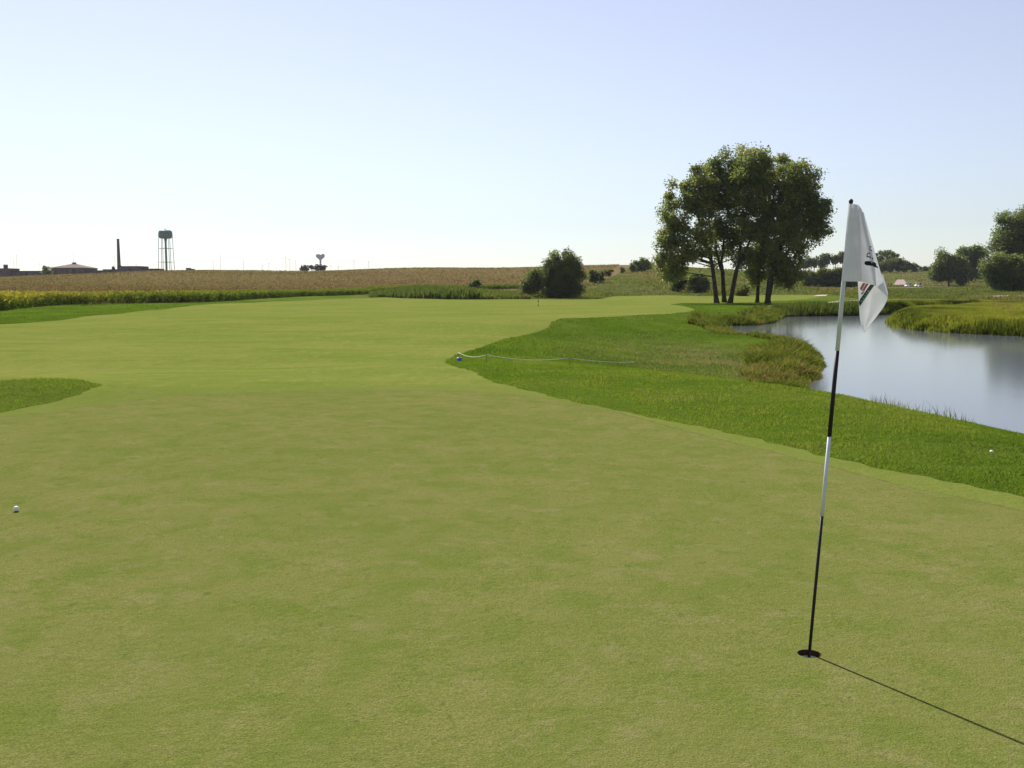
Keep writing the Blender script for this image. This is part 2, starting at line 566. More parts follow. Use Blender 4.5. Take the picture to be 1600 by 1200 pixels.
crop_px = [(0, 486), (50, 480), (100, 476.5), (180, 474.5), (300, 473), (400, 467), (500, 462.5), (570, 460), (640, 455), (740, 452.5), (815, 451), (930, 441), (955, 433), (985, 418)]
crop_w = hp(crop_px)
CROP = [(crop_w[0][0] * 1.9, crop_w[0][1] * 0.85)] + crop_w + [(0.119 * 520, 520), (0.13 * 700, 700), (-100, 2500), (-3500, 2500), (-3500, 60)]
# meadow: everything beyond the fairway to the right of the crop, plus the pond's far banks
MEAD = hp([(560, 463.5), (620, 465.5), (700, 469), (800, 468), (920, 469), (960, 464), (1040, 462), (1100, 463.5), (1200, 460.5), (1290, 460.5), (1330, 466), (1375, 470)]) + \
       [tuple(Pz(1372, 490, WZ)[:2]), tuple(Pz(1395, 497, WZ)[:2]), tuple(Pz(1384, 506, WZ)[:2]), tuple(Pz(1440, 519, WZ)[:2]), tuple(Pz(1800, 537, WZ)[:2]), (200, 60), (3500, 60), (3500, 6000), (-100, 6000), (-60, 900)]

# ---- polar grid around the photographer, finer where it is looked at, refined at the hole
CUP = hit(1264.5, 1021.5)
cup_az, cup_r = math.atan2(CUP[0], CUP[1]), math.hypot(CUP[0], CUP[1])
az = np.concatenate([np.radians(np.linspace(-180, -36, 40)[:-1]), np.radians(np.linspace(-36, 36, 520)), np.radians(np.linspace(36, 180, 40)[1:]),
                     cup_az + np.linspace(-0.02, 0.02, 40)])
az = np.unique(np.round(az, 7))
rr = np.concatenate([np.exp(np.linspace(math.log(0.05), math.log(2.5), 24))[:-1], np.exp(np.linspace(math.log(2.5), math.log(400), 430)), np.exp(np.linspace(math.log(400), math.log(9000), 90))[1:],
                     cup_r + np.linspace(-0.09, 0.09, 40)])
rr = np.unique(np.round(rr, 5))
A, R = np.meshgrid(az, rr)
GXx, GYy = (R * np.sin(A)).ravel(), (R * np.cos(A)).ravel()
GZ = H(GXx, GYy)
na, nr = len(az), len(rr)
idx = np.arange(na * nr).reshape(nr, na)
quads = np.stack([idx[:-1, :-1], idx[:-1, 1:], idx[1:, 1:], idx[1:, :-1]], -1).reshape(-1, 4)


def wig(x, y, a=0.05, s=1.0):
    return a * (np.sin(x * 5.1 * s + 1.3 * np.sin(y * 3.3 * s)) + np.sin(y * 6.7 * s + 1.7 * np.sin(x * 2.9 * s)) + 0.7 * np.sin(x * 13 * s - y * 11 * s))


def zone_sds(x, y):
    dist = np.hypot(x, y)
    cup = 0.054 - np.hypot(x - CUP[0], y - CUP[1])
    g = sdpoly(x, y, GREEN) + wig(x, y, 0.012)
    le = sdpoly(x, y, LENS) + wig(x, y, 0.03)
    fa = np.minimum(sdpoly(x, y, FAIR) + wig(x, y, 0.03), -le)
    cr = sdpoly(x, y, CROP)
    me = sdpoly(x, y, MEAD) + wig(x, y, 0.2, 0.15)
    return np.stack([cup, g, fa, cr, me], 1)


S = zone_sds(GXx, GYy)
ZN = ['hole', 'putting_green', 'fairway', 'crop_field', 'meadow', 'rough']
ZM = [None, M_GREEN, M_FAIR, M_CROP, M_MEADOW, M_ROUGH]
VERT = np.column_stack([GXx, GYy, GZ, S])


def gnormal(x, y):
    e = np.maximum(0.05, 0.004 * np.hypot(x, y))
    dx = (H(x + e, y) - H(x - e, y)) / (2 * e)
    dy = (H(x, y + e) - H(x, y - e)) / (2 * e)
    n = np.stack([-dx, -dy, np.ones_like(dx)], 1)
    return n / np.linalg.norm(n, axis=1)[:, None]


def clip_poly(poly, k):
    ins, outs = [], []
    n = len(poly)
    for i in range(n):
        a, b = poly[i], poly[(i + 1) % n]
        sa, sb = a[3 + k], b[3 + k]
        (ins if sa >= 0 else outs).append(a)
        if (sa >= 0) != (sb >= 0):
            m = a + (b - a) * (sa / (sa - sb))
            m[3 + k] = 0.0
            ins.append(m); outs.append(m)
    return ins, outs


remain = np.arange(len(quads))
cuts = []
zone_faces = []
for k in range(6):
    if k < 5:
        s = S[quads[remain], k] >= 0
        full, none = s.all(1), (~s).all(1)
        mixed = remain[~full & ~none]
        fullq = remain[full]
        remain = remain[none]
        polys = [[VERT[i].copy() for i in quads[q]] for q in mixed] + cuts
        got, cuts = [], []
        for p in polys:
            a, b = clip_poly(p, k)
            if len(a) > 2: got.append(a)
            if len(b) > 2: cuts.append(b)
    else:
        fullq, got = remain, cuts
    zone_faces.append((fullq, got))
for k in range(1, 6):
    fullq, got = zone_faces[k]
    vmap, vs, faces = {}, [], []
    used = np.unique(quads[fullq])
    remap = -np.ones(len(VERT), int)
    remap[used] = np.arange(len(used))
    base = VERT[used]
    extra = []
    key2i = {}
    for p in got:
        f = []
        for v in p:
            key = (round(v[0], 5), round(v[1], 5))
            if key not in key2i:
                key2i[key] = len(used) + len(extra)
                extra.append(v)
            if not f or f[-1] != key2i[key]:
                f.append(key2i[key])
        if f[0] == f[-1]: f.pop()
        if len(set(f)) > 2: faces.append(f)
    allv = np.vstack([base, np.array(extra).reshape(-1, VERT.shape[1])]) if extra else base
    fl = remap[quads[fullq]].tolist() + faces
    me = bpy.data.meshes.new(ZN[k])
    me.from_pydata(allv[:, :3].tolist(), [], fl)
    me.polygons.foreach_set('use_smooth', np.ones(len(me.polygons), bool))
    at = me.attributes.new('edge', 'FLOAT', 'POINT')
    at.data.foreach_set('value', allv[:, 4].astype(np.float32))
    at = me.attributes.new('dry', 'FLOAT', 'POINT')
    at.data.foreach_set('value', np.exp(-((allv[:, 0] - 8.2) / 4.6) ** 2 - ((allv[:, 1] - 41) / 12.0) ** 2).astype(np.float32))
    me.materials.append(ZM[k])
    # ground faces must look up
    me.update()
    pn = np.empty(len(me.polygons) * 3, np.float32); me.polygons.foreach_get('normal', pn)
    if pn.reshape(-1, 3)[:, 2].mean() < 0:
        me.flip_normals()
    me.normals_split_custom_set_from_vertices(gnormal(allv[:, 0], allv[:, 1]).tolist())
    o = bpy.data.objects.new(ZN[k], me)
    COL.objects.link(o)
    tag(o, kind='structure')

# pond
bx = np.linspace(0, 80, 161); by = np.linspace(4, 150, 293)
BX, BY = np.meshgrid(bx, by)
sp = sdpoly(BX.ravel(), BY.ravel(), POND).reshape(BX.shape)
pi_ = np.arange(BX.size).reshape(BX.shape)
keep = sp[:-1, :-1] > -2.0
qs = np.stack([pi_[:-1, :-1], pi_[:-1, 1:], pi_[1:, 1:], pi_[1:, :-1]], -1)[keep]
us, inv = np.unique(qs, return_inverse=True)
pv = np.column_stack([BX.ravel()[us], BY.ravel()[us], np.full(len(us), WZ)])
tag(mesh_np('pond', pv, inv.reshape(-1, 4), M_WATER, smooth=True), kind='structure')


def ribbon(name, pts, hw, mat, lift):
    """a path draped on the ground along world points"""
    pts = [np.array(p[:2]) for p in pts]
    dense = []
    for a, b in zip(pts[:-1], pts[1:]):
        n = max(2, int(np.linalg.norm(b - a) / 1.5))
        dense += [a + (b - a) * i / n for i in range(n)]
    dense.append(pts[-1])
    dense = np.array(dense)
    tan = np.gradient(dense, axis=0)
    tan /= np.linalg.norm(tan, axis=1)[:, None] + 1e-9
    nor = np.stack([-tan[:, 1], tan[:, 0]], 1)
    rows = []
    for s in (-1, -0.5, 0, 0.5, 1):
        q = dense + nor * hw * s
        rows.append(np.column_stack([q, H(q[:, 0], q[:, 1]) + lift]))
    m, n = 5, len(dense)
    V = np.vstack(rows)
    I = np.arange(m * n).reshape(m, n)
    fs = np.stack([I[:-1, :-1], I[1:, :-1], I[1:, 1:], I[:-1, 1:]], -1).reshape(-1, 4)
    return tag(mesh_np(name, V, fs, mat, smooth=True), kind='structure')


def patch(name, poly, mat, lift, n=14):
    poly = np.array(poly)[:, :2]
    x0, y0 = poly.min(0); x1, y1 = poly.max(0)
    xs, ys = np.meshgrid(np.linspace(x0, x1, n * 2), np.linspace(y0, y1, n * 2))
    c = poly.mean(0)
    V, Fs = [c], []
    ring = []
    for i in range(len(poly)):
        a, b = poly[i], poly[(i + 1) % len(poly)]
        for j in range(5): ring.append(a + (b - a) * j / 5)
    ring = np.array(ring)
    m = len(ring)
    allr = [np.array([c])] + [c + (ring - c) * k / 5 for k in range(1, 6)]
    V = np.vstack(allr)
    Fs = [[0, 1 + i, 1 + (i + 1) % m] for i in range(m)]
    for k in range(4):
        for i in range(m):
            a = 1 + k * m
            Fs.append([a + i, a + m + i, a + m + (i + 1) % m, a + (i + 1) % m])
    V3 = np.column_stack([V, H(V[:, 0], V[:, 1]) + lift])
    return tag(mesh_np(name, V3, Fs, mat, smooth=True), kind='structure')


CARTP = hp([(1212, 479), (1245, 476.5), (1280, 474), (1310, 472), (1345, 469.5), (1372, 468.5)])
GRAVP = hp([(1285, 450.5), (1315, 450.5), (1345, 450), (1380, 449.5), (1415, 450), (1450, 448.5), (1485, 448)])
PADP = hp([(1396, 446), (1402, 437.5), (1412, 437.5), (1418, 446)])
PEND = hp([(1547, 466.5), (1552, 463), (1576, 462.5), (1572, 465.5)])
ribbon('cart_path', CARTP, 1.0, M_PATH, 0.06)
ribbon('gravel_path', GRAVP, 1.6, M_PATH, 0.12)
ribbon('farm_track', hp([(450, 463.6), (470, 462.0), (492, 460.6), (510, 460.2), (532, 460.0)]), 0.7, M_PATH, 0.25)
patch('gravel_pad', PADP, M_PINK, 0.25)
patch('path_end', PEND, M_PINK, 0.15)
patch('sand_bunker', hp([(1270, 463.9), (1277, 461.6), (1294, 461.2), (1290, 463.6)]), M_SAND, 0.12)

# ------------------------------------------------------------------ vegetation
RNG = np.random.default_rng(11)


def blades(name, pts, h, w, lean, mat, var, rng, label=None, bend=True):
    """grass or reed blades: every blade a bent tapering strip"""
    n = len(pts)
    a = rng.uniform(0, 2 * pi, n)
    side = np.stack([np.cos(a), np.sin(a), np.zeros(n)], 1) * (w * 0.5)[:, None]
    b = rng.uniform(0, 2 * pi, n)
    ln = np.stack([np.cos(b), np.sin(b), np.zeros(n)], 1) * (lean * h * rng.uniform(0.2, 1.0, n))[:, None]
    up = np.zeros((n, 3)); up[:, 2] = h
    if bend:
        mid = pts + up * 0.6 + ln * 0.35
        tip = pts + up + ln
        V = np.stack([pts - side, pts + side, mid + side * 0.8, mid - side * 0.8, tip], 1).reshape(-1, 3)
        base = np.arange(n) * 5
        fs = np.concatenate([np.stack([base, base + 1, base + 2], 1), np.stack([base, base + 2, base + 3], 1), np.stack([base + 3, base + 2, base + 4], 1)])
        vv = np.repeat(var, 5)
    else:
        tip = pts + up + ln
        V = np.stack([pts - side, pts + side, tip], 1).reshape(-1, 3)
        base = np.arange(n) * 3
        fs = np.stack([base, base + 1, base + 2], 1)
        vv = np.repeat(var, 3)
    o = mesh_np(name, V, fs, mat, attrs={'var': vv})
    return tag(o, kind='stuff', label=label)


def lattice(x, y, s, seed=0):
    """smooth value noise 0..1"""
    r = np.random.default_rng(seed)
    tb = r.random((64, 64))
    gx, gy = x / s, y / s
    i, j = np.floor(gx).astype(int), np.floor(gy).astype(int)
    fx, fy = sstep(gx - i), sstep(gy - j)
    g = lambda a, b: tb[a % 64, b % 64]
    return (g(i, j) * (1 - fx) + g(i + 1, j) * fx) * (1 - fy) + (g(i, j + 1) * (1 - fx) + g(i + 1, j + 1) * fx) * fy


def leaves_mesh(name, C, size, var, mat, parent, rng, up=0.35, aspect=0.6):
    n = len(C)
    nrm = rng.normal(size=(n, 3)); nrm[:, 2] += up * np.sign(nrm[:, 2])
    nrm /= np.linalg.norm(nrm, axis=1)[:, None]
    t1 = np.cross(nrm, rng.normal(size=(n, 3)))
    t1 /= np.linalg.norm(t1, axis=1)[:, None] + 1e-9
    t2 = np.cross(nrm, t1)
    s = (size * rng.uniform(0.6, 1.25, n))[:, None] * 0.5
    V = np.stack([C - t1 * s, C - t2 * s * aspect, C + t1 * s, C + t2 * s * aspect], 1).reshape(-1, 3)
    fs = np.arange(n * 4).reshape(n, 4)
    return mesh_np(name, V, fs, mat, parent, attrs={'var': np.repeat(np.clip(var, 0, 1), 4)})


M_COTTON = leaf_mat('cottonwood_leaves', [(0, (0.080, 0.115, 0.042)), (0.4, (0.175, 0.210, 0.070)), (0.75, (0.27, 0.265, 0.092)), (1, (0.36, 0.28, 0.10))], 0.52, 0.02)
M_WILLOW = leaf_mat('willow_leaves', [(0, (0.060, 0.082, 0.032)), (0.5, (0.148, 0.175, 0.064)), (1, (0.26, 0.255, 0.10))], 0.5, 0.02)
M_DARKTREE = leaf_mat('dark_tree_leaves', [(0, (0.060, 0.085, 0.032)), (0.5, (0.140, 0.178, 0.062)), (1, (0.25, 0.25, 0.092))], 0.5, 0.015)
M_OLIVE = leaf_mat('olive_brush_leaves', [(0, (0.05, 0.06, 0.02)), (0.5, (0.14, 0.15, 0.045)), (1, (0.23, 0.215, 0.07))], 0.5, 0.0)
M_FARTREE = leaf_mat('distant_tree_leaves', [(0, (0.035, 0.042, 0.030)), (1, (0.055, 0.062, 0.042))], 0.25, 0.02)


def plant(name, label, cat, base, ells, depth, nclump, rclump, nleaf, leaf, mat, seed, trunks=None, group=None, trunk_r=0.25, parts=('trunk', 'crown'), up=0.35, droop=0.0, limbs=12, shell=0.42):
    """tree or shrub; base and ells are sizes read off the photo, turned into metres at its own distance"""
    rng = np.random.default_rng(seed)
    B = np.array(base, float)
    root = empty(name, B, label, cat, group)
    m = depth / F
    E = []
    for (cx, cy, rx, ry) in ells:
        c = P(cx, cy, depth) - B
        E.append((c, np.array([rx * m, rx * m * 0.85, ry * m])))
    vol = np.array([np.prod(e[1]) ** (2 / 3) for e in E]); vol /= vol.sum()
    cen = []
    tries = 0
    while len(cen) < nclump and tries < nclump * 60:
        tries += 1
        c, r = E[rng.choice(len(E), p=vol)]
        d = rng.normal(size=3); d /= np.linalg.norm(d)
        q = c + d * r * (rng.random() ** shell) * 0.93
        if q[2] < 0.15 * leaf: continue
        if all(np.linalg.norm(q - o) > rclump * 0.95 for o in cen) or tries > nclump * 40:
            cen.append(q)
    cen = np.array(cen)
    cvar = rng.uniform(0, 1, len(cen))
    pts, vr = [], []
    for q, cv in zip(cen, cvar):
        n = int(nleaf * rng.uniform(0.6, 1.35))
        rc = rclump * rng.uniform(0.75, 1.3)
        d = rng.normal(size=(n, 3)); d /= np.linalg.norm(d, axis=1)[:, None]
        rad = rc * rng.random(n) ** 0.5
        sub = d * rad[:, None] * np.array([1.05, 1.05, 0.82])
        sub += rng.normal(size=(n, 3)) * rc * 0.30
        if droop: sub[:, 2] -= droop * rng.random(n) ** 2 * rc * 2
        pts.append(q + sub)
        vr.append(0.55 * cv + 0.45 * rng.random(n))
    pts = np.vstack(pts); vr = np.concatenate(vr)
    ok = pts[:, 2] > 0.02
    pts, vr = pts[ok], vr[ok]
    leaves_mesh(parts[1], pts, np.full(len(pts), leaf), vr, mat, root, rng, up=up)
    mb = MB()
    tops = []
    for tr in (trunks or []):
        q = [P(a, b, depth) - B for a, b in tr[1:]]
        q = [np.array([(P(tr[0][0], tr[0][1], depth) - B)[0], 0, -0.3])] + q
        q = [v + np.array([0, rng.uniform(-0.25, 0.25) * i * trunk_r * 4, 0]) for i, v in enumerate(q)]
        # refine the stem into a smooth path
        Q = []
        for a, b in zip(q[:-1], q[1:]):
            for s in range(4): Q.append(a + (b - a) * s / 4 + rng.normal(size=3) * trunk_r * 0.10)
        Q.append(q[-1])
        nq = len(Q)
        rad = [trunk_r * (1.0 - 0.8 * i / (nq - 1)) * (1.35 if i == 0 else 1.0) for i in range(nq)]
        mb.tube(Q, rad, 9)
        tops += [(Q[i], rad[i]) for i in range(nq // 3, nq)]
    if not trunks:
        Q = [np.array([0, 0, -0.2]), np.array([0.02, 0, 0.5]) * E[0][0][2], E[0][0] * np.array([0.5, 0.5, 1.0])]
        mb.tube(Q, [trunk_r, trunk_r * 0.7, trunk_r * 0.3], 7)
        tops = [(Q[1], trunk_r * 0.7), (Q[2], trunk_r * 0.4)]
    order = rng.permutation(len(cen))[:limbs]
    for i in order:
        c = cen[i]
        best = min(tops, key=lambda s: np.linalg.norm(s[0] - c) + 0.8 * max(0, s[0][2] - c[2] + 0.5))
        a = best[0]
        mid = a * 0.45 + c * 0.55 + np.array([0, 0, 0.10 * np.linalg.norm(c - a)]) + rng.normal(size=3) * 0.05 * np.linalg.norm(c - a)
        r0 = min(best[1] * 0.55, trunk_r * 0.30)
        mb.tube([a, mid, c], [r0, r0 * 0.6, r0 * 0.2], 5, cap=False)
    mb.build(parts[0], M_BARK, root, smooth=True)
    return root


# the five cottonwoods by the water
D = 149.0
GRP = 'cottonwoods by the pond'


def gbase(px, py, Y):
    q = P(px, py, Y)
    return np.array([q[0], Y, Hs(q[0], Y)])


plant('cottonwood_tree', 'leftmost cottonwood of the big clump, its crown reaching lowest on the left', 'tree', gbase(1120, 473, D),
      [(1070, 330, 40, 56), (1060, 385, 34, 40), (1046, 412, 22, 30), (1098, 300, 30, 45), (1095, 378, 24, 34), (1060, 425, 20, 14)], D, 112, 0.95, 280, 0.38, M_COTTON, 1,
      [[(1120, 473), (1116, 440), (1112, 410), (1098, 360), (1082, 310)], [(1120, 473), (1114, 420), (1108, 388), (1085, 372), (1060, 360)]], GRP, 0.36, limbs=26)
plant('cottonwood_tree', 'second cottonwood from the left in the big clump, with a thick straight trunk', 'tree', gbase(1132, 473, D + 3),
      [(1122, 290, 36, 50), (1148, 265, 28, 36), (1140, 330, 22, 36), (1128, 362, 24, 40), (1150, 388, 18, 34), (1112, 395, 16, 26)], D + 3, 92, 0.95, 265, 0.38, M_COTTON, 2,
      [[(1132, 473), (1129, 435), (1126, 410), (1134, 360), (1146, 280)], [(1132, 473), (1128, 425), (1120, 396), (1118, 330)]], GRP, 0.36, limbs=22)
plant('cottonwood_tree', 'middle cottonwood of the big clump, trunk leaning to the right', 'tree', gbase(1140.5, 473, D - 1),
      [(1172, 285, 36, 48), (1178, 345, 32, 45), (1186, 252, 24, 22), (1165, 405, 16, 26)], D - 1, 94, 0.95, 265, 0.38, M_COTTON, 3,
      [[(1140, 473), (1147, 437), (1153, 410), (1163, 350), (1178, 280)], [(1140, 473), (1150, 420), (1172, 380), (1190, 330)]], GRP, 0.36, limbs=18)
plant('cottonwood_tree', 'slim dark cottonwood just left of the thickest right hand trunk', 'tree', gbase(1183, 473, D + 2),
      [(1215, 290, 34, 48), (1195, 390, 28, 42), (1222, 345, 34, 45), (1182, 425, 22, 26)], D + 2, 102, 0.95, 265, 0.38, M_COTTON, 4,
      [[(1183, 473), (1184, 440), (1186, 410), (1200, 350), (1215, 290)]], GRP, 0.30, limbs=14)
plant('cottonwood_tree', 'rightmost cottonwood of the clump, its crown overhanging the water', 'tree', gbase(1199, 473, D - 3),
      [(1258, 315, 42, 52), (1232, 380, 34, 40), (1226, 420, 28, 32), (1278, 350, 24, 28), (1250, 285, 30, 32), (1235, 430, 20, 24)], D - 3, 124, 0.95, 280, 0.38, M_COTTON, 5,
      [[(1199, 473), (1201, 445), (1207, 420), (1222, 375), (1246, 320)], [(1199, 473), (1205, 430), (1225, 400), (1262, 350)]], GRP, 0.42, limbs=20)

# the big willow and its smaller neighbour
plant('willow_tree', 'large dark willow bush rounded to the ground, standing at the far end of the fairway', 'tree', gbase(876, 467, 203),
      [(878, 434, 33, 30), (864, 410, 13, 17), (889, 406, 15, 15), (880, 450, 33, 17), (902, 432, 10, 22), (855, 428, 9, 18), (897, 415, 12, 10)], 203, 140, 0.92, 260, 0.36, M_WILLOW, 6,
      [[(876, 467), (872, 445), (866, 415)], [(876, 467), (880, 440), (889, 410)]], None, 0.30, limbs=14, droop=0.25)
plant('willow_tree', 'smaller willow bush leaning out left of the large dark willow', 'tree', gbase(829, 461, 206),
      [(836, 440, 13, 17), (825, 446, 7, 14), (850, 432, 9, 12)], 206, 30, 1.0, 300, 0.40, M_WILLOW, 7, [[(829, 461), (828, 445), (838, 432)]], None, 0.2, limbs=8, droop=0.25)

# trees and shrubs further off: (kind, label, category, base px, base py, depth, ellipsoids, clumps, material, group)
TREES = [
    ('broadleaf_tree', 'tall loose crowned tree at the far right, rising over a dark rounded bush', 'tree', 1590, 440, 300, [(1585, 362, 30, 34), (1573, 385, 26, 20), (1605, 370, 30, 45)], 80, M_DARKTREE, None),
    ('round_bush', 'wide dark rounded bush at the right edge under the tall tree', 'bush', 1572, 456, 252, [(1572, 424, 32, 26), (1590, 428, 28, 28), (1556, 422, 20, 20), (1575, 440, 28, 14)], 90, M_DARKTREE, None),
    ('broadleaf_tree', 'dark low branched tree standing right of the two golf carts', 'tree', 1482, 448, 375, [(1484, 420, 26, 20), (1473, 404, 13, 13), (1466, 430, 14, 9), (1502, 430, 12, 12)], 66, M_DARKTREE, None),
    ('broadleaf_tree', 'broad topped tree behind the gap between the dark tree and the dark bush', 'tree', 1517, 441, 455, [(1525, 398, 16, 14), (1505, 402, 13, 14), (1516, 418, 22, 16)], 50, M_DARKTREE, None),
    ('low_bush', 'low green bush in front of the broad topped tree', 'bush', 1535, 437, 500, [(1535, 423, 13, 13)], 18, M_DARKTREE, None),
    ('hilltop_tree', 'left one of two dark domed trees behind the flag on the hill', 'tree', 1374, 412, 690, [(1376, 398, 10, 8)], 18, M_DARKTREE, 'domed trees on the right hill'),
    ('hilltop_tree', 'right one of two dark domed trees above the pale willow thicket', 'tree', 1393, 412, 690, [(1392, 399, 11, 8)], 18, M_DARKTREE, 'domed trees on the right hill'),
    ('willow_shrub', 'pale olive shrub nearest the flag in the hillside thicket', 'shrub', 1374, 421, 640, [(1374, 413, 13, 9)], 20, M_OLIVE, 'pale thicket on the right hill'),
    ('willow_shrub', 'pale olive shrub second from the flag in the hillside thicket', 'shrub', 1393, 421, 643, [(1393, 412, 13, 8)], 20, M_OLIVE, 'pale thicket on the right hill'),
    ('willow_shrub', 'pale olive shrub second from the right end of the hillside thicket', 'shrub', 1411, 421, 640, [(1411, 413, 12, 8)], 20, M_OLIVE, 'pale thicket on the right hill'),
    ('willow_shrub', 'darker small shrub closing the right end of the hillside thicket', 'shrub', 1427, 422, 642, [(1426, 416.5, 9, 6)], 14, M_WILLOW, 'pale thicket on the right hill'),
    ('low_bush', 'flat dark bush on the skyline between the thicket and the dark tree', 'bush', 1446, 421, 645, [(1446, 419.5, 12, 2.6)], 12, M_DARKTREE, None),
    ('skyline_tree', 'skyline tree half hidden behind the right edge of the big cottonwood crown', 'tree', 1259, 420, 655, [(1258, 410, 8, 9)], 14, M_DARKTREE, 'row of skyline trees left of the flag'),
    ('skyline_tree', 'small skyline tree second in the row right of the cottonwoods', 'tree', 1272, 421, 655, [(1272, 410, 8, 8)], 14, M_DARKTREE, 'row of skyline trees left of the flag'),
    ('skyline_tree', 'lower skyline tree in the middle of the row left of the flag', 'tree', 1283, 421, 655, [(1283, 411, 6, 7)], 10, M_DARKTREE, 'row of skyline trees left of the flag'),
    ('skyline_tree', 'broad skyline tree with a bright gap on its right, left of the flag', 'tree', 1292, 420, 655, [(1291, 405, 8, 9)], 16, M_DARKTREE, 'row of skyline trees left of the flag'),
    ('skyline_tree', 'narrow skyline tree with a bright gap on its left, near the flag', 'tree', 1305, 419, 655, [(1305, 405, 6, 8)], 12, M_DARKTREE, 'row of skyline trees left of the flag'),
    ('skyline_tree', 'tallest skyline tree touching the left edge of the flag', 'tree', 1316, 418, 655, [(1316, 402, 8, 9)], 16, M_DARKTREE, 'row of skyline trees left of the flag'),
    ('hedge_willow', 'first willow of the dense hedge, beside the cottonwood trunks', 'shrub', 1262, 449, 345, [(1262, 436, 15, 13)], 26, M_WILLOW, 'willow hedge left of the flagstick'),
    ('hedge_willow', 'second willow of the dense hedge beyond the pond', 'shrub', 1284, 449, 345, [(1284, 434, 16, 14)], 30, M_WILLOW, 'willow hedge left of the flagstick'),
    ('hedge_willow', 'third willow of the dense hedge, close left of the flagstick', 'shrub', 1306, 449, 345, [(1306, 433, 16, 15)], 30, M_WILLOW, 'willow hedge left of the flagstick'),
    ('hedge_willow', 'last willow of the dense hedge, partly behind the flag', 'shrub', 1328, 449, 345, [(1328, 432, 15, 16)], 30, M_WILLOW, 'willow hedge left of the flagstick'),
    ('round_bush', 'dark round bush seen behind the leftmost cottonwood trunk', 'bush', 1095, 455, 235, [(1095, 441, 13, 12), (1082, 440, 10, 12)], 26, M_DARKTREE, None),
    ('loose_bush', 'loose grey green bush left of the dark round bush behind the cottonwoods', 'bush', 1058, 455, 238, [(1060, 440, 12, 15)], 22, M_WILLOW, None),
    ('low_bush', 'light green low bush seen between the cottonwood trunks', 'bush', 1157, 461, 215, [(1157, 454, 13, 8)], 16, M_OLIVE, None),
    ('hillside_bush', 'left and larger of two bushes right of the big willow', 'bush', 928, 440, 296, [(928, 430, 8, 9)], 20, M_WILLOW, None),
    ('hillside_bush', 'smaller bush tucked against the right side of the larger one near the willow', 'bush', 938, 438, 300, [(938, 430, 6, 7)], 12, M_WILLOW, None),
    ('hillside_bush', 'yellow green bush halfway along the brushy fence row on the hill', 'bush', 951, 430, 360, [(951, 425, 7, 4)], 12, M_OLIVE, None),
    ('hillside_bush', 'lone small bush standing up from the fence row below the ripe field', 'bush', 972, 425, 390, [(972, 420, 4, 4.5)], 10, M_WILLOW, None),
    ('hillside_bush', 'small dark bush beside the large dark hilltop tree', 'bush', 988.5, 424, 395, [(988.5, 418, 5, 6)], 12, M_DARKTREE, None),
    ('hilltop_tree', 'large dark domed tree on the crest left of the cottonwoods', 'tree', 1003, 424, 402, [(1003, 413, 12, 8), (1013, 416, 8, 6)], 30, M_DARKTREE, None),
    ('field_bush', 'lone small bush at the edge of the ripe field left of the willow', 'bush', 743, 453, 240, [(743, 444, 8, 8), (741, 449, 9, 5)], 22, M_WILLOW, None),
    ('distant_tree', 'rounded tree at the foot of the slope beside the brick gymnasium', 'tree', 73, 430, 700, [(73, 423, 7, 7)], 14, M_DARKTREE, None),
    ('distant_tree', 'domed grey tree left of the heart shaped water tower', 'tree', 475.5, 424, 800, [(475.5, 419.5, 6, 5)], 12, M_FARTREE, None),
    ('distant_tree', 'thin gappy tree between two domed trees near the heart shaped tower', 'tree', 487, 424, 800, [(487, 417.5, 4.5, 2.5)], 7, M_FARTREE, None),
    ('distant_tree', 'wide grey tree at the foot of the heart shaped water tower', 'tree', 501, 424, 800, [(497, 419, 5, 4.5), (505, 418.5, 5, 4)], 16, M_FARTREE, None),
]
for i, (nm, lb, ct, bx_, by_, dp_, el, nc, mt, gr) in enumerate(TREES):
    m = dp_ / F
    rmean = np.mean([(e[2] * e[3]) ** 0.5 for e in el]) * m
    tot = sum(e[2] * e[3] for e in el) * m * m
    rc = max(0.45, 0.95 * math.sqrt(tot * 3.2 / nc))
    leaf = max(0.36, 0.0021 * dp_)
    q = P(bx_, by_, dp_)
    hz = Hs(q[0], dp_)
    if gr == 'domed trees on the right hill' or nm in ('distant_tree',): hz = min(hz, q[2])
    tree_like = ct == 'tree'
    if not tree_like or nm == 'hilltop_tree':
        dz_ = hz - CAMH
        pg = 600 - F * (dp_ * ST + dz_ * CT) / (dp_ * CT - dz_ * ST)
        low = max(e[1] + e[3] for e in el)
        if pg > low - 1:
            el = el + [(bx_, (pg + low - max(e[3] for e in el)) / 2, max(e[2] for e in el) * 0.85, max(2.0, (pg - low + max(e[3] for e in el)) / 2))]
    plant(nm, lb, ct, (q[0], dp_, hz), el, dp_, nc, rc, int(min(330, 2.2 * rc * rc * 12 / (leaf * leaf * 0.35))), leaf, mt, 100 + i, None, gr,
          trunk_r=max(0.08, 0.06 * rmean + 0.1), parts=('trunk', 'crown') if tree_like else ('stem', 'foliage'), limbs=8)

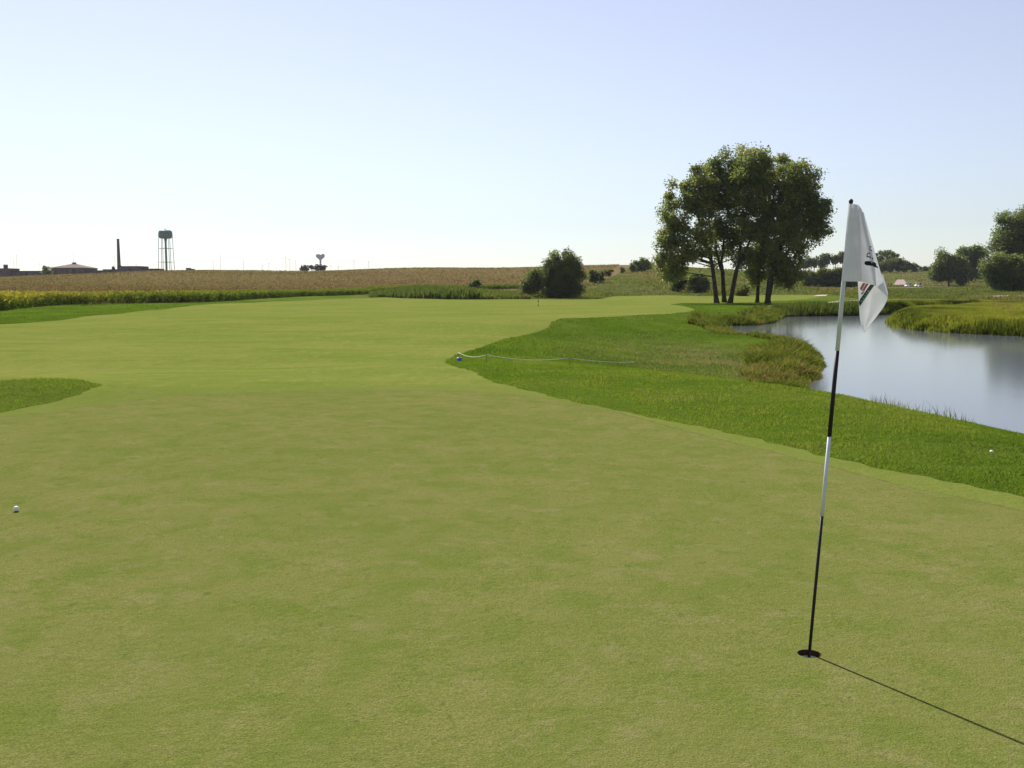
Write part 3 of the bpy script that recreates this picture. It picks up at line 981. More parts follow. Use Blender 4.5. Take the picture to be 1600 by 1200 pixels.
# crop plants standing along the near edge of the field, yellowing towards the left
M_CORN = leaf_mat('crop_leaves', [(0, (0.060, 0.090, 0.018)), (0.35, (0.115, 0.150, 0.026)), (0.65, (0.195, 0.205, 0.036)), (1, (0.32, 0.265, 0.05))], 0.42, 0.0)
cw = np.array([CROP[0]] + crop_w[:11])
seg = np.linalg.norm(np.diff(cw, axis=0), axis=1)
cum = np.concatenate([[0], np.cumsum(seg)])
rng = np.random.default_rng(21)
NC = 9000
s = rng.random(NC) * cum[-1]
x = np.interp(s, cum, cw[:, 0]); y = np.interp(s, cum, cw[:, 1])
k = np.clip(np.searchsorted(cum, s) - 1, 0, len(seg) - 1)
tan = np.diff(cw, axis=0)[k] / seg[k][:, None]
off = rng.random(NC) ** 1.3 * 9.0
x = x - tan[:, 1] * off; y = y + tan[:, 0] * off
pxs = 800 + F * x / y
hgt = np.interp(pxs, [0, 300, 420, 560, 640, 815], [1.7, 1.55, 1.2, 1.0, 1.3, 1.0]) * rng.uniform(0.8, 1.12, NC)
base = np.column_stack([x, y, H(x, y)])
yel = np.interp(pxs, [0, 100, 220, 420, 640], [0.62, 0.5, 0.18, 0.0, -0.05]) + 0.22 * (lattice(x, y, 3.0, 3) - 0.5)
nl = 22
f = rng.random((NC, nl)) ** 0.8
C = np.repeat(base[:, None, :], nl, 1)
C[..., 2] += f * hgt[:, None]
C[..., :2] += rng.normal(size=(NC, nl, 2)) * 0.22
var = 0.12 + 0.30 * rng.random((NC, nl)) + (yel[:, None] + 0.12) * np.clip(f * 1.6 - 0.45, 0, 1) + np.clip(f - 0.8, 0, 1) * 1.0
tag(leaves_mesh('standing_crop', C.reshape(-1, 3), np.full(NC * nl, 0.36), var.ravel(), M_CORN, None, rng, up=0.1, aspect=0.4), kind='stuff', label='leafy standing crop along the edge of the ripe field, yellow at the left')

# low ripe plants over the field, so that it has a living surface
M_RIPE = leaf_mat('ripe_plants', [(0, (0.150, 0.098, 0.054)), (0.5, (0.176, 0.136, 0.068)), (1, (0.190, 0.166, 0.078))], 0.45, 0.0)
n = 200000
lgY = rng.uniform(math.log(100), math.log(520), n)
y = np.exp(lgY); x = (rng.uniform(-250, 1010, n) - 800) / F * y
ok = sdpoly(x, y, CROP) > 6.0
x, y = x[ok], y[ok]
c = np.column_stack([x, y, H(x, y) + rng.uniform(0.05, 0.45, len(x))])
v = 0.60 * lattice(x * 0.5, y, 30, 5) + 0.22 * lattice(x * 0.4, y, 7, 6) + 0.18 * rng.random(len(x))
v = v - 0.35 * np.clip(1 - (c[:, 2] - 1.2) / 3.0, 0, 1) * 0.8
tag(leaves_mesh('ripe_crop_plants', c, 0.26 + 0.0007 * y, v, M_RIPE, None, rng, up=0.2, aspect=0.7), kind='stuff', label='low ripe brown crop plants covering the field on the hill')

# tall weeds at the far end of the fairway
M_WEED = leaf_mat('weed_blades', [(0, (0.060, 0.080, 0.024)), (0.4, (0.105, 0.132, 0.036)), (0.7, (0.145, 0.150, 0.042)), (1, (0.19, 0.145, 0.075))], 0.45, 0.0)
n = 30000
px = rng.uniform(578, 830, n); yy = rng.uniform(180, 246, n)
x = (px - 800) / F * yy
ok = (sdpoly(x, yy, FAIR) < -0.6) & (sdpoly(x, yy, CROP) < 0)
x, yy, px = x[ok], yy[ok], px[ok]
hh = np.interp(px, [575, 620, 650, 740, 765, 830], [0.7, 1.2, 1.9, 1.7, 1.0, 0.9]) * rng.uniform(0.35, 1.15, len(x)) * (0.55 + 0.7 * lattice(x, yy, 2.2, 8))
v = np.clip(0.30 + 0.5 * (lattice(x, yy, 4, 7) - 0.4) + np.interp(px, [740, 770], [0, 0.25]) + 0.3 * (rng.random(len(x)) - 0.5), 0, 1)
blades('tall_weeds', np.column_stack([x, yy, H(x, yy)]), hh, np.full(len(x), 0.28), 0.3, M_WEED, v, rng, 'tall green and tan weeds along the far end of the fairway')

# meadow grass and weeds beyond the fairway, up the mound and on the right
n = 170000
lgY = rng.uniform(math.log(95), math.log(640), n)
y = np.exp(lgY); x = (rng.uniform(810, 2050, n) - 800) / F * y
ok = (sdpoly(x, y, MEAD) > 0.3) & (sdpoly(x, y, POND) < -1.0) & (sdpoly(x, y, CROP) < 0) & (sdpoly(x, y, FAIR) < -0.5)
ok &= ~((y < 135) & (x > 25))
for pl, r_ in ((CARTP, 2.0), (GRAVP, 3.0)):
    for (ax, ay), (bx2, by2) in zip(pl[:-1], pl[1:]):
        tt = np.clip(((x - ax) * (bx2 - ax) + (y - ay) * (by2 - ay)) / ((bx2 - ax) ** 2 + (by2 - ay) ** 2), 0, 1)
        ok &= np.hypot(x - ax - tt * (bx2 - ax), y - ay - tt * (by2 - ay)) > r_ + np.where(y < ay, 3.0, 0)
for pl in (PADP, PEND): ok &= sdpoly(x, y, pl) < -5.0
x, y = x[ok], y[ok]
big = lattice(x, y * 0.5, 16, 9); mid = lattice(x, y * 0.7, 4.5, 10)
hh = (0.15 + 1.5 * np.clip(big * 0.6 + mid * 0.9 - 0.72, 0, 1)) * rng.uniform(0.5, 1.2, len(x))
mound = np.clip(1 - np.abs(x / y - 0.12) / 0.09, 0, 1)
pat = lattice(x, y * 0.35, 11, 12)
v = np.clip(np.where(x / y > 0.30, 0.12, 0.02) + 1.15 * (0.40 * big + 0.45 * pat + 0.15 * rng.random(len(x))) + 0.1 * mound + 0.35 * np.clip(lattice(x, y * 0.3, 17, 13) * 3 - 1.9, 0, 1) * mound, 0, 1)
blades('meadow_weeds', np.column_stack([x, y, H(x, y)]), hh, 0.12 + 0.0013 * y, 0.5, M_WEED, v, rng, 'mixed green and brown weeds over the meadow and mound beyond the pond', bend=False)

# bright wet grass on the right banks of the pond
M_BANK = leaf_mat('bank_grass_blades', [(0, (0.045, 0.055, 0.014)), (0.35, (0.130, 0.145, 0.028)), (0.8, (0.270, 0.265, 0.042)), (1, (0.22, 0.165, 0.075))], 0.5, 0.0)
n = 330000
y = rng.uniform(56, 172, n); x = (rng.uniform(1365, 1850, n) - 800) / F * y
sdp = sdpoly(x, y, POND)
px = 800 + F * x / y
chan = 3.2 * F / (np.interp(px, [1370, 1390, 1445, 1500, 1600], [492.5, 492, 488.3, 486, 484]) - 450)      # middle of the side channel
beyond = y > chan
ok = (sdp < 0.2) & (sdpoly(x, y, MEAD) > -0.5)
x, y, sdp, px, beyond = x[ok], y[ok], sdp[ok], px[ok], beyond[ok]
back = (~beyond) & (y > np.interp(px, [1385, 1420, 1600], [88, 95, 100]))       # near side of the channel: kept short
rim = np.clip(1 - (-sdp) / 3.2, 0, 1) * np.where(back, 0.0, 1.0)
cl = lattice(x, y, 1.5, 14)
hh = (0.10 + 0.14 * lattice(x, y, 7, 15) + 0.16 * lattice(x, y, 2, 19) + np.where(beyond, 0.70, 0.40) * rim * (0.05 + 1.1 * cl)) * rng.uniform(0.55, 1.15, len(x))
v = np.clip(0.12 + 0.80 * lattice(x, y * 0.55, 6, 16) + 0.25 * (lattice(x, y, 1.7, 17) - 0.5) + 0.2 * rng.random(len(x)) - 0.45 * rim * (cl > 0.45) - 0.10 * rim + 0.5 * (lattice(x, y, 2.6, 18) > 0.82), 0, 1)
blades('bank_grass', np.column_stack([x, y, H(x, y)]), hh, 0.045 + 0.0008 * y, 0.6, M_BANK, v, rng, 'bright yellow green wet grass on the banks right of the pond', bend=False)

# reeds round the cove and on the near point
M_REED = leaf_mat('reed_blades', [(0, (0.050, 0.062, 0.016)), (0.45, (0.105, 0.125, 0.026)), (0.78, (0.180, 0.180, 0.042)), (1, (0.26, 0.165, 0.10))], 0.5, 0.0)
n = 260000
y = np.exp(rng.uniform(math.log(26), math.log(124), n)); x = (rng.uniform(955, 1320, n) - 800) / F * y
sdp = sdpoly(x, y, POND)
px = 800 + F * x / y
near = y < 50
far = y >= 74
wdt = np.where(near, np.interp(px, [1140, 1180, 1240], [0.4, 3.0, 9.0]), np.where(far, np.interp(px, [980, 1100, 1200], [3.4, 2.0, 2.2]), 1.6))
ok = (sdp < 0.25) & (-sdp < wdt * (0.55 + 0.9 * lattice(x, y, 2.5, 20)))
ok &= ~((y < 33) & (px > 1262))
ok &= ~((y > 100) & (px > 1225)) & ~((y < 34) & (px < 1165))
x, y, sdp, px = x[ok], y[ok], sdp[ok], px[ok]
cl = lattice(x, y, 1.7, 22); c2 = lattice(x, y, 0.6, 26)
tall = np.where(y < 50, (0.18 + 0.56 * np.clip(cl * 1.4 - 0.2, 0, 1) + 0.20 * c2) * np.interp(px, [1140, 1200, 1240, 1270, 1290], [0.35, 0.8, 1.1, 0.95, 0.6]),
                np.where(y < 74, 0.10 + 0.28 * cl, 0.16 + 0.50 * np.clip(cl * 1.4 - 0.2, 0, 1) + 0.12 * c2))
hh = tall * rng.uniform(0.5, 1.15, len(x)) * np.where(y < 50, np.clip(0.45 - sdp / 2.2, 0.2, 1.0) * np.clip((y - 33) / 5.0 + 0.4, 0.3, 1.0), 1.0)
v = np.clip(0.06 + 0.44 * lattice(x, y, 2.6, 23) + 0.40 * (lattice(x, y, 0.8, 24) - 0.4) + 0.55 * rng.random(len(x)), 0, 1)
blades('reeds', np.column_stack([x, y, H(x, y)]), hh, 0.014 + 0.0007 * y, 1.2, M_REED, v, rng, 'green and rust reeds fringing the cove and the near point of the pond')

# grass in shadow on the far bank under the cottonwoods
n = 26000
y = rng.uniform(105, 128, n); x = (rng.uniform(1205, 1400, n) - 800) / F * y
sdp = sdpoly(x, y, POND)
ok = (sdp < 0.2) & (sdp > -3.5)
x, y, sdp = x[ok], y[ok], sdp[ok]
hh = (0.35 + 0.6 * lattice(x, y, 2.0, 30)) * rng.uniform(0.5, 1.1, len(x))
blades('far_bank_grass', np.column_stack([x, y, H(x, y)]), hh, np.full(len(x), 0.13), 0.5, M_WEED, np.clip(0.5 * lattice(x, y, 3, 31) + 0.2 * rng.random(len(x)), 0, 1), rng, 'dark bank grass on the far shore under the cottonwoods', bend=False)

# thin weeds showing above the near bank at the right
n = 9000
px = rng.uniform(1400, 1640, n)
x = rng.uniform(6.5, 13.0, n); y = rng.uniform(11, 24, n)
sdp = sdpoly(x, y, POND)
ok = (sdp < 0.3) & (sdp > -2.2)
x, y = x[ok], y[ok]
tone = lattice(x, y, 0.9, 33)
hh = (0.10 + 0.42 * np.clip(tone * 1.6 - 0.5, 0, 1)) * rng.uniform(0.5, 1.2, len(x)) * np.where(rng.random(len(x)) > 0.985, 1.9, 1.0)
blades('shore_weeds', np.column_stack([x, y, H(x, y)]), hh, np.full(len(x), 0.014), 0.7, M_REED, np.clip(0.3 + 0.6 * rng.random(len(x)), 0, 1), rng, 'thin weeds poking up along the near shore at the right')

# blades of the near rough
M_GRASS = leaf_mat('rough_grass_blades', [(0, (0.068, 0.112, 0.016)), (0.4, (0.125, 0.185, 0.024)), (0.75, (0.200, 0.230, 0.045)), (0.88, (0.155, 0.140, 0.065)), (1, (0.26, 0.225, 0.12))], 0.5, 0.0)
n = 620000
y = 7.0 + 27 * rng.random(n) ** 1.5; x = (rng.uniform(-140, 1720, n) - 800) / F * y
zs = zone_sds(x, y)
sdp = sdpoly(x, y, POND)
ok = (zs[:, 1] < 0) & (zs[:, 2] < 0) & (sdp < -0.1)
x, y, e = x[ok], y[ok], -zs[ok, 2]
fade = np.clip((34 - y) / 12, 0, 1)
pt = lattice(x, y, 0.8, 40); pb = lattice(x, y, 2.6, 41)
p3 = lattice(x, y, 0.28, 42)
hh = (0.012 + 0.018 * pt + 0.024 * np.clip(p3 * 1.6 - 0.5, 0, 1)) * rng.uniform(0.6, 1.3, len(x))
hh *= np.where(e < 0.25, 0.9, 0.88)
v = np.clip(-0.08 + 0.62 * pb + 0.40 * pt + 0.25 * (p3 - 0.5) + 0.3 * (rng.random(len(x)) - 0.3) + 0.5 * (rng.random(len(x)) > 0.96), 0, 1)
v = np.where(x < 0, np.clip(v * 0.5 + 0.16, 0, 0.55), v)
v = np.where((v > 0.76) & (rng.random(len(x)) > 0.25), 0.74, v)
blades('rough_grass', np.column_stack([x, y, H(x, y) - 0.004]), hh, 0.004 + 0.00065 * y, 0.9, M_GRASS, v, rng, 'longer grass of the rough around the putting green', bend=False)

# the same grass further off, on the slopes towards the cove and along the crop
n = 330000
y = np.exp(rng.uniform(math.log(33), math.log(160), n)); x = (rng.uniform(-60, 1420, n) - 800) / F * y
zs = zone_sds(x, y)
sdp = sdpoly(x, y, POND)
ok = (zs[:, 1] < 0) & (zs[:, 2] < -0.05) & (zs[:, 3] < 0) & (zs[:, 4] < 0) & (sdp < -0.3)
x, y = x[ok], y[ok]
dryp = np.exp(-((x - 8.2) / 4.6) ** 2 - ((y - 41) / 12.0) ** 2) * np.clip(lattice(x, y, 2.0, 46) * 2 - 0.3, 0, 1)
hh = (0.03 + 0.05 * lattice(x, y * 0.6, 1.5, 47)) * rng.uniform(0.6, 1.3, len(x))
v = np.clip(-0.16 + 0.42 * lattice(x, y * 0.5, 4.5, 48) + 0.25 * lattice(x, y * 0.5, 1.1, 49) + 0.25 * (rng.random(len(x)) - 0.3), 0, 1)
v = np.where(rng.random(len(x)) < 1.15 * dryp, 0.86 + 0.14 * rng.random(len(x)), v)
blades('far_rough_grass', np.column_stack([x, y, H(x, y) - 0.004]), hh, 0.012 + 0.0007 * y, 0.9, M_GRASS, v, rng, 'rough grass on the slope down to the cove and along the far fairway edge', bend=False)

# ------------------------------------------------------------------ flagstick, hole, flag
PB = np.array([CUP[0], CUP[1], 0.0])
PT = P(1329.5, 319, CUP[1] + 0.02)
root = empty('flagstick', (PB[0], PB[1], Hs(PB[0], PB[1])), 'black and white banded flagstick leaning slightly in the hole, white flag hanging limp', 'flagstick')
RB = np.array(root.location)


def pole_at(py):
    """point on the stick's axis at the height seen at pixel row py"""
    lo, hi = 0.0, 1.0
    for _ in range(40):
        m = (lo + hi) / 2
        q = PB + (PT - PB) * m
        d = q - np.array([0, 0, CAMH])
        cy = 600 - F * (d[1] * ST + d[2] * CT) / (d[1] * CT - d[2] * ST)
        if cy > py: lo = m
        else: hi = m
    return PB + (PT - PB) * lo


M_WHITEP = simple('white_stick_paint', (0.62, 0.64, 0.72), 0.6, 0.3, 0.05, 12)
M_BLACKP = simple('black_stick_paint', (0.012, 0.011, 0.012), 0.55, 0.3, 0.1, 12)
bands = [(1040, 806, 'black_band', M_BLACKP, 0.0072), (806, 682, 'white_band', M_WHITEP, 0.0084), (682, 548, 'black_band', M_BLACKP, 0.0096), (548, 319, 'white_band', M_WHITEP, 0.0096)]
axis = (PT - PB) / np.linalg.norm(PT - PB)
for y0, y1, nm, mt, rad in bands:
    a = pole_at(y0) if y0 < 1030 else PB - axis * 0.10
    b = pole_at(y1)
    mb = MB()
    mb.tube([a - RB, (a + b) / 2 - RB, b - RB], [rad, rad, rad], 16)
    mb.build(nm, mt, root, smooth=True)
mb = MB()
mb.lathe([(0.0001, 0.0), (0.006, 0.0), (0.0085, 0.005), (0.010, 0.012), (0.0085, 0.019), (0.004, 0.023), (0.0001, 0.024)], 14, PT - RB)
mb.build('top_knob', simple('dark_knob', (0.03, 0.022, 0.02), 0.4), root, smooth=True)

t = NT('flag_cloth')
w1 = t.noise(900, 1)
c = t.mix(t.ramp(t.noise(14, 4), 0.35, 0.7), (0.72, 0.72, 0.76), (0.80, 0.80, 0.83))
d = t.n('ShaderNodeBsdfDiffuse'); tr = t.n('ShaderNodeBsdfTranslucent'); ms = t.n('ShaderNodeMixShader')
nb = t.bump(t.noise(22, 2), 0.3, 0.008)
t.link(c, d.inputs[0]); t.link(c, tr.inputs[0]); t.link(nb, d.inputs['Normal']); t.link(nb, tr.inputs['Normal'])
ms.inputs[0].default_value = 0.2
t.link(d.outputs[0], ms.inputs[1]); t.link(tr.outputs[0], ms.inputs[2]); t.link(ms.outputs[0], t.out.inputs[0])
M_FLAG = t.m
M_SLEEVE = M_FLAG.copy()  # same cloth, less translucent, giving the sleeve its shaded grey
M_SLEEVE.name = 'sleeve_cloth'
for nd_ in M_SLEEVE.node_tree.nodes:
    if nd_.type == 'MIX_SHADER': nd_.inputs[0].default_value = 0.12
M_LIT = M_FLAG.copy()  # same cloth again, made more translucent so one fold looks sunlit
M_LIT.name = 'lit_cloth'
for nd_ in M_LIT.node_tree.nodes:
    if nd_.type == 'MIX_SHADER': nd_.inputs[0].default_value = 0.5
Y0 = float(PB[1]) + 0.01

FV, FF, FPX = [], [], []


def resample(line, n):
    line = np.array(line, float)
    tt = np.linspace(0, 1, len(line))
    ts = np.linspace(0, 1, n)
    # smooth through the given points
    out = np.stack([np.interp(ts, tt, line[:, k]) for k in range(3)], 1)
    for _ in range(2):
        out[1:-1] = 0.25 * out[:-2] + 0.5 * out[1:-1] + 0.25 * out[2:]
    return out


def panel(lines, bulge=0.0, rows=22, cols=8, wrinkle=0.0):
    """cloth surface through vertical lines of (px, py, depth offset)"""
    L = [resample(l, rows) for l in lines]
    grid = []
    for a, b in zip(L[:-1], L[1:]):
        for c_ in range(cols):
            s_ = c_ / cols
            g = a * (1 - s_) + b * s_
            g[:, 2] += bulge * sin(pi * s_)
            grid.append(g)
    grid.append(L[-1])
    G = np.array(grid)
    if wrinkle:
        i, j = np.meshgrid(np.arange(G.shape[1]), np.arange(G.shape[0]))
        G[..., 2] += wrinkle * np.sin(j * 0.55 + i * 0.25) * np.sin(i * 0.22)
    b0 = len(FV)
    for col in G:
        for q in col:
            FV.append(P(q[0], q[1], Y0 + q[2]) - RB)
            FPX.append((q[0], q[1], q[2]))
    nc_, nr_ = G.shape[0], G.shape[1]
    for i in range(nc_ - 1):
        for j in range(nr_ - 1):
            FF.append([b0 + i * nr_ + j, b0 + (i + 1) * nr_ + j, b0 + (i + 1) * nr_ + j + 1, b0 + i * nr_ + j + 1])
    return b0, len(FV)


eA0 = [(1326, 318.5, 0.0), (1322, 360, 0.0), (1318.5, 400, 0.0), (1315, 439.5, 0.0)]
eA1 = [(1332, 318.5, -0.018), (1330, 360, -0.02), (1329, 400, -0.022), (1327, 439.8, -0.024)]
eA2 = [(1341, 320, -0.012), (1344.5, 360, -0.006), (1346, 400, 0.004), (1346.5, 440, 0.004)]
eB1 = [(1343, 322, -0.035), (1352, 360, -0.055), (1361, 400, -0.075), (1366.5, 445, -0.07)]
eC1 = [(1350, 333, -0.03), (1361, 372, -0.03), (1374, 418, -0.035), (1387, 464, -0.05)]
panel([eA0, eA1, eA2], -0.004)
panel([eA0, [(a, b, 0.018) for a, b, c_ in eA1], [(a, b, c_ + 0.012) for a, b, c_ in eA2]], 0.004)     # far side of the sleeve
N_SLEEVE = len(FF)
pB = panel([eA2, eB1], 0.006, wrinkle=0.004)
N_LIT = len(FF)
pC = panel([eB1, eC1], 0.004, cols=6)
panel([eC1, [(1346, 335, 0.02), (1356, 372, 0.03), (1366, 412, 0.03), (1378, 455, 0.02)]], 0.0, cols=5)       # the fold turning back
eD0 = [(1339.5, 420, 0.03), (1340.5, 445, 0.03), (1342, 475, 0.03), (1343.5, 500, 0.028), (1347, 511, 0.03), (1349.5, 519, 0.03)]
eD1 = [(1360, 420, 0.022), (1362, 445, 0.018), (1361, 472, 0.016), (1357, 495, 0.018), (1351, 510, 0.024), (1350.5, 519, 0.03)]
eD2 = [(1380, 430, 0.01), (1389, 462, -0.02), (1382, 478, -0.005), (1368, 497, 0.01), (1355, 513, 0.022), (1351, 519.5, 0.03)]
pD = panel([eD0, eD1, eD2], -0.003, wrinkle=0.002)
flag = mesh_np('flag', np.array(FV), FF, None, root, smooth=True, mats=[M_FLAG, M_SLEEVE, M_LIT], midx=[1 if i < N_SLEEVE else 2 if i < N_LIT else 0 for i in range(len(FF))])
FPX = np.array(FPX)


def on_cloth(px, py, rng_, lift=0.0022):
    q = FPX[rng_[0]:rng_[1]]
    d2 = (q[:, 0] - px) ** 2 + (q[:, 1] - py) ** 2
    i = np.argsort(d2)[:4]
    w = 1 / (d2[i] + 0.05)
    return P(px, py, Y0 + float((q[i, 2] * w).sum() / w.sum()) - lift) - RB


def decal(name, polys, rng_, mat, parent, step=2.0, lift=0.0022):
    """flat print on the cloth: polygons in flag pixels, refined so that they follow the folds"""
    import bmesh
    bm = bmesh.new()
    for poly in polys:
        bm.faces.new([bm.verts.new((a, b, 0)) for a, b in poly])
    bmesh.ops.triangulate(bm, faces=bm.faces[:])
    for _ in range(3):
        ed = [e_ for e_ in bm.edges if e_.calc_length() > step]
        if not ed: break
        bmesh.ops.subdivide_edges(bm, edges=ed, cuts=1)
        bmesh.ops.triangulate(bm, faces=bm.faces[:])
    vs = [on_cloth(v.co.x, v.co.y, rng_, lift) for v in bm.verts]
    bm.verts.index_update()
    fs = [[v.index for v in f_.verts] for f_ in bm.faces]
    bm.free()
    return mesh_np(name, np.array(vs), fs, mat, parent)


def arc_ring(cx, cy, rx, ry, th, a0, a1, rot=0.0, n=14):
    out, inn = [], []
    for i in range(n + 1):
        a = radians(a0 + (a1 - a0) * i / n)
        for k, lst in ((1.0, out), (0.0, inn)):
            x_, y_ = (rx - th * (1 - k)) * cos(a), (ry - th * (1 - k)) * sin(a)
            lst.append((cx + x_ * cos(rot) - y_ * sin(rot), cy + x_ * sin(rot) + y_ * cos(rot)))
    return [[out[i], out[i + 1], inn[i + 1], inn[i]] for i in range(n)]


M_INK = simple('black_ink', (0.012, 0.012, 0.016), 0.7, 0.2, 0.1, 30)
M_INKRED = simple('red_ink', (0.36, 0.13, 0.12), 0.8, 0.1, 0.15, 40)
M_INKGREEN = simple('green_ink', (0.045, 0.085, 0.075), 0.8, 0.1, 0.15, 40)
M_INKPALE = simple('pale_ink', (0.36, 0.42, 0.43), 0.8, 0.1, 0.1, 40)
BC = (pB[0], pC[1])
# heavy rounded letter with two slots, then P, then the top of an R, reading up the cloth
pill = [(1350.6, 411.2), (1351.2, 408.9), (1353.6, 407.9), (1357, 407.9), (1360, 408.2), (1360, 415.0), (1356, 414.8), (1353, 414.4), (1351.3, 413)]
heavy = [pill, [(1360, 408.2), (1364, 409.0), (1367.5, 410.3), (1369.3, 412.4), (1369.0, 414.6), (1367.2, 413.8), (1366, 411.9), (1362.4, 410.6), (1362.2, 413.7), (1366.5, 415.3), (1371.8, 417.2), (1372, 418.8), (1367, 417.4), (1362, 415.6), (1360, 415.0)]]
pee = [[(1354.0, 399.6), (1354.3, 401.6), (1359.5, 402.7), (1363.6, 405.4), (1364.8, 403.6), (1360, 401.0)]] + arc_ring(1357.8, 398.8, 3.6, 4.0, 1.3, 160, 370)
arr = [[(1358.2, 388.2), (1358.3, 389.9), (1361.5, 392.0), (1363.4, 393.0), (1362.6, 391.2)]] + arc_ring(1360.2, 387.6, 2.3, 3.0, 1.2, 170, 330)
decal('black_lettering', heavy + pee + arr, BC, M_INK, flag)
DD = pD
decal('red_emblem', [[(1343.5, 451), (1348.5, 442.0), (1352.5, 442.6), (1346.0, 454.0)], [(1346.2, 455), (1353.6, 442.8), (1357.5, 443.2), (1351.2, 453.2)], [(1345.0, 459.0), (1350.4, 453.8), (1352.2, 452.2), (1348.0, 459.6), (1346.0, 460.0)]], DD, M_INKRED, flag)
decal('green_band', [[(1342.0, 473.0), (1343.0, 469.0), (1359.6, 444.4), (1366.4, 445.2), (1363.5, 449.5), (1343.4, 479.0)]], DD, M_INKGREEN, flag)
cu = bpy.data.curves.new('band_text', 'FONT')
cu.body = 'BAAEB'
cu.resolution_u = 2
to = bpy.data.objects.new('band_text', cu)
COL.objects.link(to)
bpy.context.view_layer.update()
tm = bpy.data.meshes.new_from_object(to.evaluated_get(bpy.context.evaluated_depsgraph_get()))
tv = np.array([v.co[:] for v in tm.vertices]); tf = [list(p.vertices) for p in tm.polygons]
bpy.data.objects.remove(to)
bpy.data.curves.remove(cu)
w_ = tv[:, 0].max(); h_ = tv[:, 1].max()
a = np.array([1345.6, 472.2]); b = np.array([1358.4, 453.4])
du = b - a; dn = np.array([du[1], -du[0]]) / np.linalg.norm(du) * -1.0
tp = []
for q in tv:
    s_ = a + du * (q[0] / w_) + (-dn) * (q[1] / h_ - 0.5) * 3.6 * 1.0
    tp.append(on_cloth(s_[0], s_[1], DD, 0.0036))
mesh_np('band_lettering', np.array(tp), tf, M_INKPALE, flag)
bpy.data.meshes.remove(tm)

# the hole
cr = empty('golf_hole', (CUP[0], CUP[1], Hs(CUP[0], CUP[1])), 'round hole in the putting green holding the flagstick', 'golf hole')
mb = MB(); mb.lathe([(0.0535, -0.028), (0.0535, -0.11), (0.0001, -0.11)], 40); mb.build('cup_liner', simple('cup_liner_plastic', (0.50, 0.50, 0.48), 0.5), cr, smooth=True)
mb = MB(); mb.lathe([(0.0548, 0.0005), (0.0548, -0.030), (0.0535, -0.030)], 40); mb.build('soil_wall', simple('cut_soil', (0.055, 0.028, 0.020), 1.0, 0.1, 0.3, 60), cr, smooth=True)

# ------------------------------------------------------------------ golf balls
t = NT('ball_cover')
vo = t.n('ShaderNodeTexVoronoi'); vo.inputs['Scale'].default_value = 230
t.link(t.pos(), vo.inputs['Vector'])
t.principled((0.78, 0.78, 0.77), 0.3, 0.5, t.bump(vo.outputs['Distance'], 0.5, 0.002))
M_BALL = t.m


def ball(px, py, label, lift=0.0):
    q = hit(px, py)
    mb = MB()
    mb.lathe([(max(1e-5, 0.02135 * sin(pi * i / 20)), -0.02135 * cos(pi * i / 20)) for i in range(21)], 32)
    o = mb.build('golf_ball', M_BALL, smooth=True)
    o.location = (q[0], q[1], Hs(q[0], q[1]) + 0.0205 + lift)
    return tag(o, label, 'golf ball', 'golf balls')


ball(25.5, 799, 'white golf ball lying on the putting green at the far left')
ball(1549.5, 706, 'white golf ball half sunk in the rough above the green on the right', -0.022)

# ------------------------------------------------------------------ rope, stakes, blue marker
M_STAKE = simple('stake_wood', (0.14, 0.085, 0.045), 0.9, 0.1, 0.2, 20)
M_ROPE = simple('pale_rope', (0.52, 0.50, 0.42), 0.9, 0.1, 0.15, 40)


def stake(px, py, hgt_, label, tilt=0.0):
    q = hit(px, py)
    o = empty('rope_stake', (q[0], q[1], Hs(q[0], q[1])), label, 'stake', 'stakes carrying the rope')
    mb = MB(); mb.tube([(0, 0, -0.05), (tilt * 0.5, 0, hgt_ * 0.5), (tilt, 0, hgt_)], [0.008, 0.008, 0.007], 8); mb.build('shaft', M_STAKE, o, smooth=True)
    mb = MB(); mb.lathe([(0.010, 0), (0.013, 0.004), (0.013, 0.018), (0.006, 0.024), (0.0005, 0.025)], 10, (tilt, 0, hgt_ - 0.004)); mb.build('cap', M_STAKE, o, smooth=True)
    return np.array(o.location) + np.array([tilt, 0, hgt_])


s1 = stake(760, 567, 0.22, 'rope stake second from the left, nearer the blue marker')
s2 = stake(890, 573, 0.22, 'rope stake furthest right along the sagging rope')
s0 = stake(717.5, 560.5, 0.20, 'leaning rope stake at the left end of the rope', -0.03)
e3 = hit(992, 576)
e3 = np.array([e3[0] + 0.25, e3[1] + 2.2, Hs(e3[0], e3[1] + 2.2) + 0.12])
rp = []
for a, b, sag in ((s0, s1, 0.10), (s1, s2, 0.09), (s2, e3, 0.05)):
    for i in range(14):
        s_ = i / 14
        rp.append(a + (b - a) * s_ - np.array([0, 0, sag * 4 * s_ * (1 - s_)]))
rp.append(e3)
for q in rp: q[2] = max(q[2], Hs(q[0], q[1]) + 0.03)
mb = MB(); mb.tube(rp, [0.008] * len(rp), 7)
tag(mb.build('rope', M_ROPE, smooth=True), 'pale rope sagging between low stakes across the rough', 'rope')

q = hit(717.5, 564)
o = empty('blue_marker', (q[0], q[1], Hs(q[0], q[1])), 'small blue marker block in the grass below the left end of the rope', 'marker', rz=0.3)
M_BLUE = simple('blue_plastic', (0.07, 0.13, 0.30), 0.5, 0.4, 0.15, 14)
mb = MB(); mb.lathe([(0.0005, 0.10), (0.055, 0.10), (0.075, 0.088), (0.082, 0.06), (0.084, 0.0)], 20); mb.build('body', M_BLUE, o, smooth=True)
mb = MB(); mb.lathe([(0.0005, 0.118), (0.02, 0.116), (0.028, 0.108), (0.03, 0.098)], 14); mb.build('cap', M_BLUE, o, smooth=True)

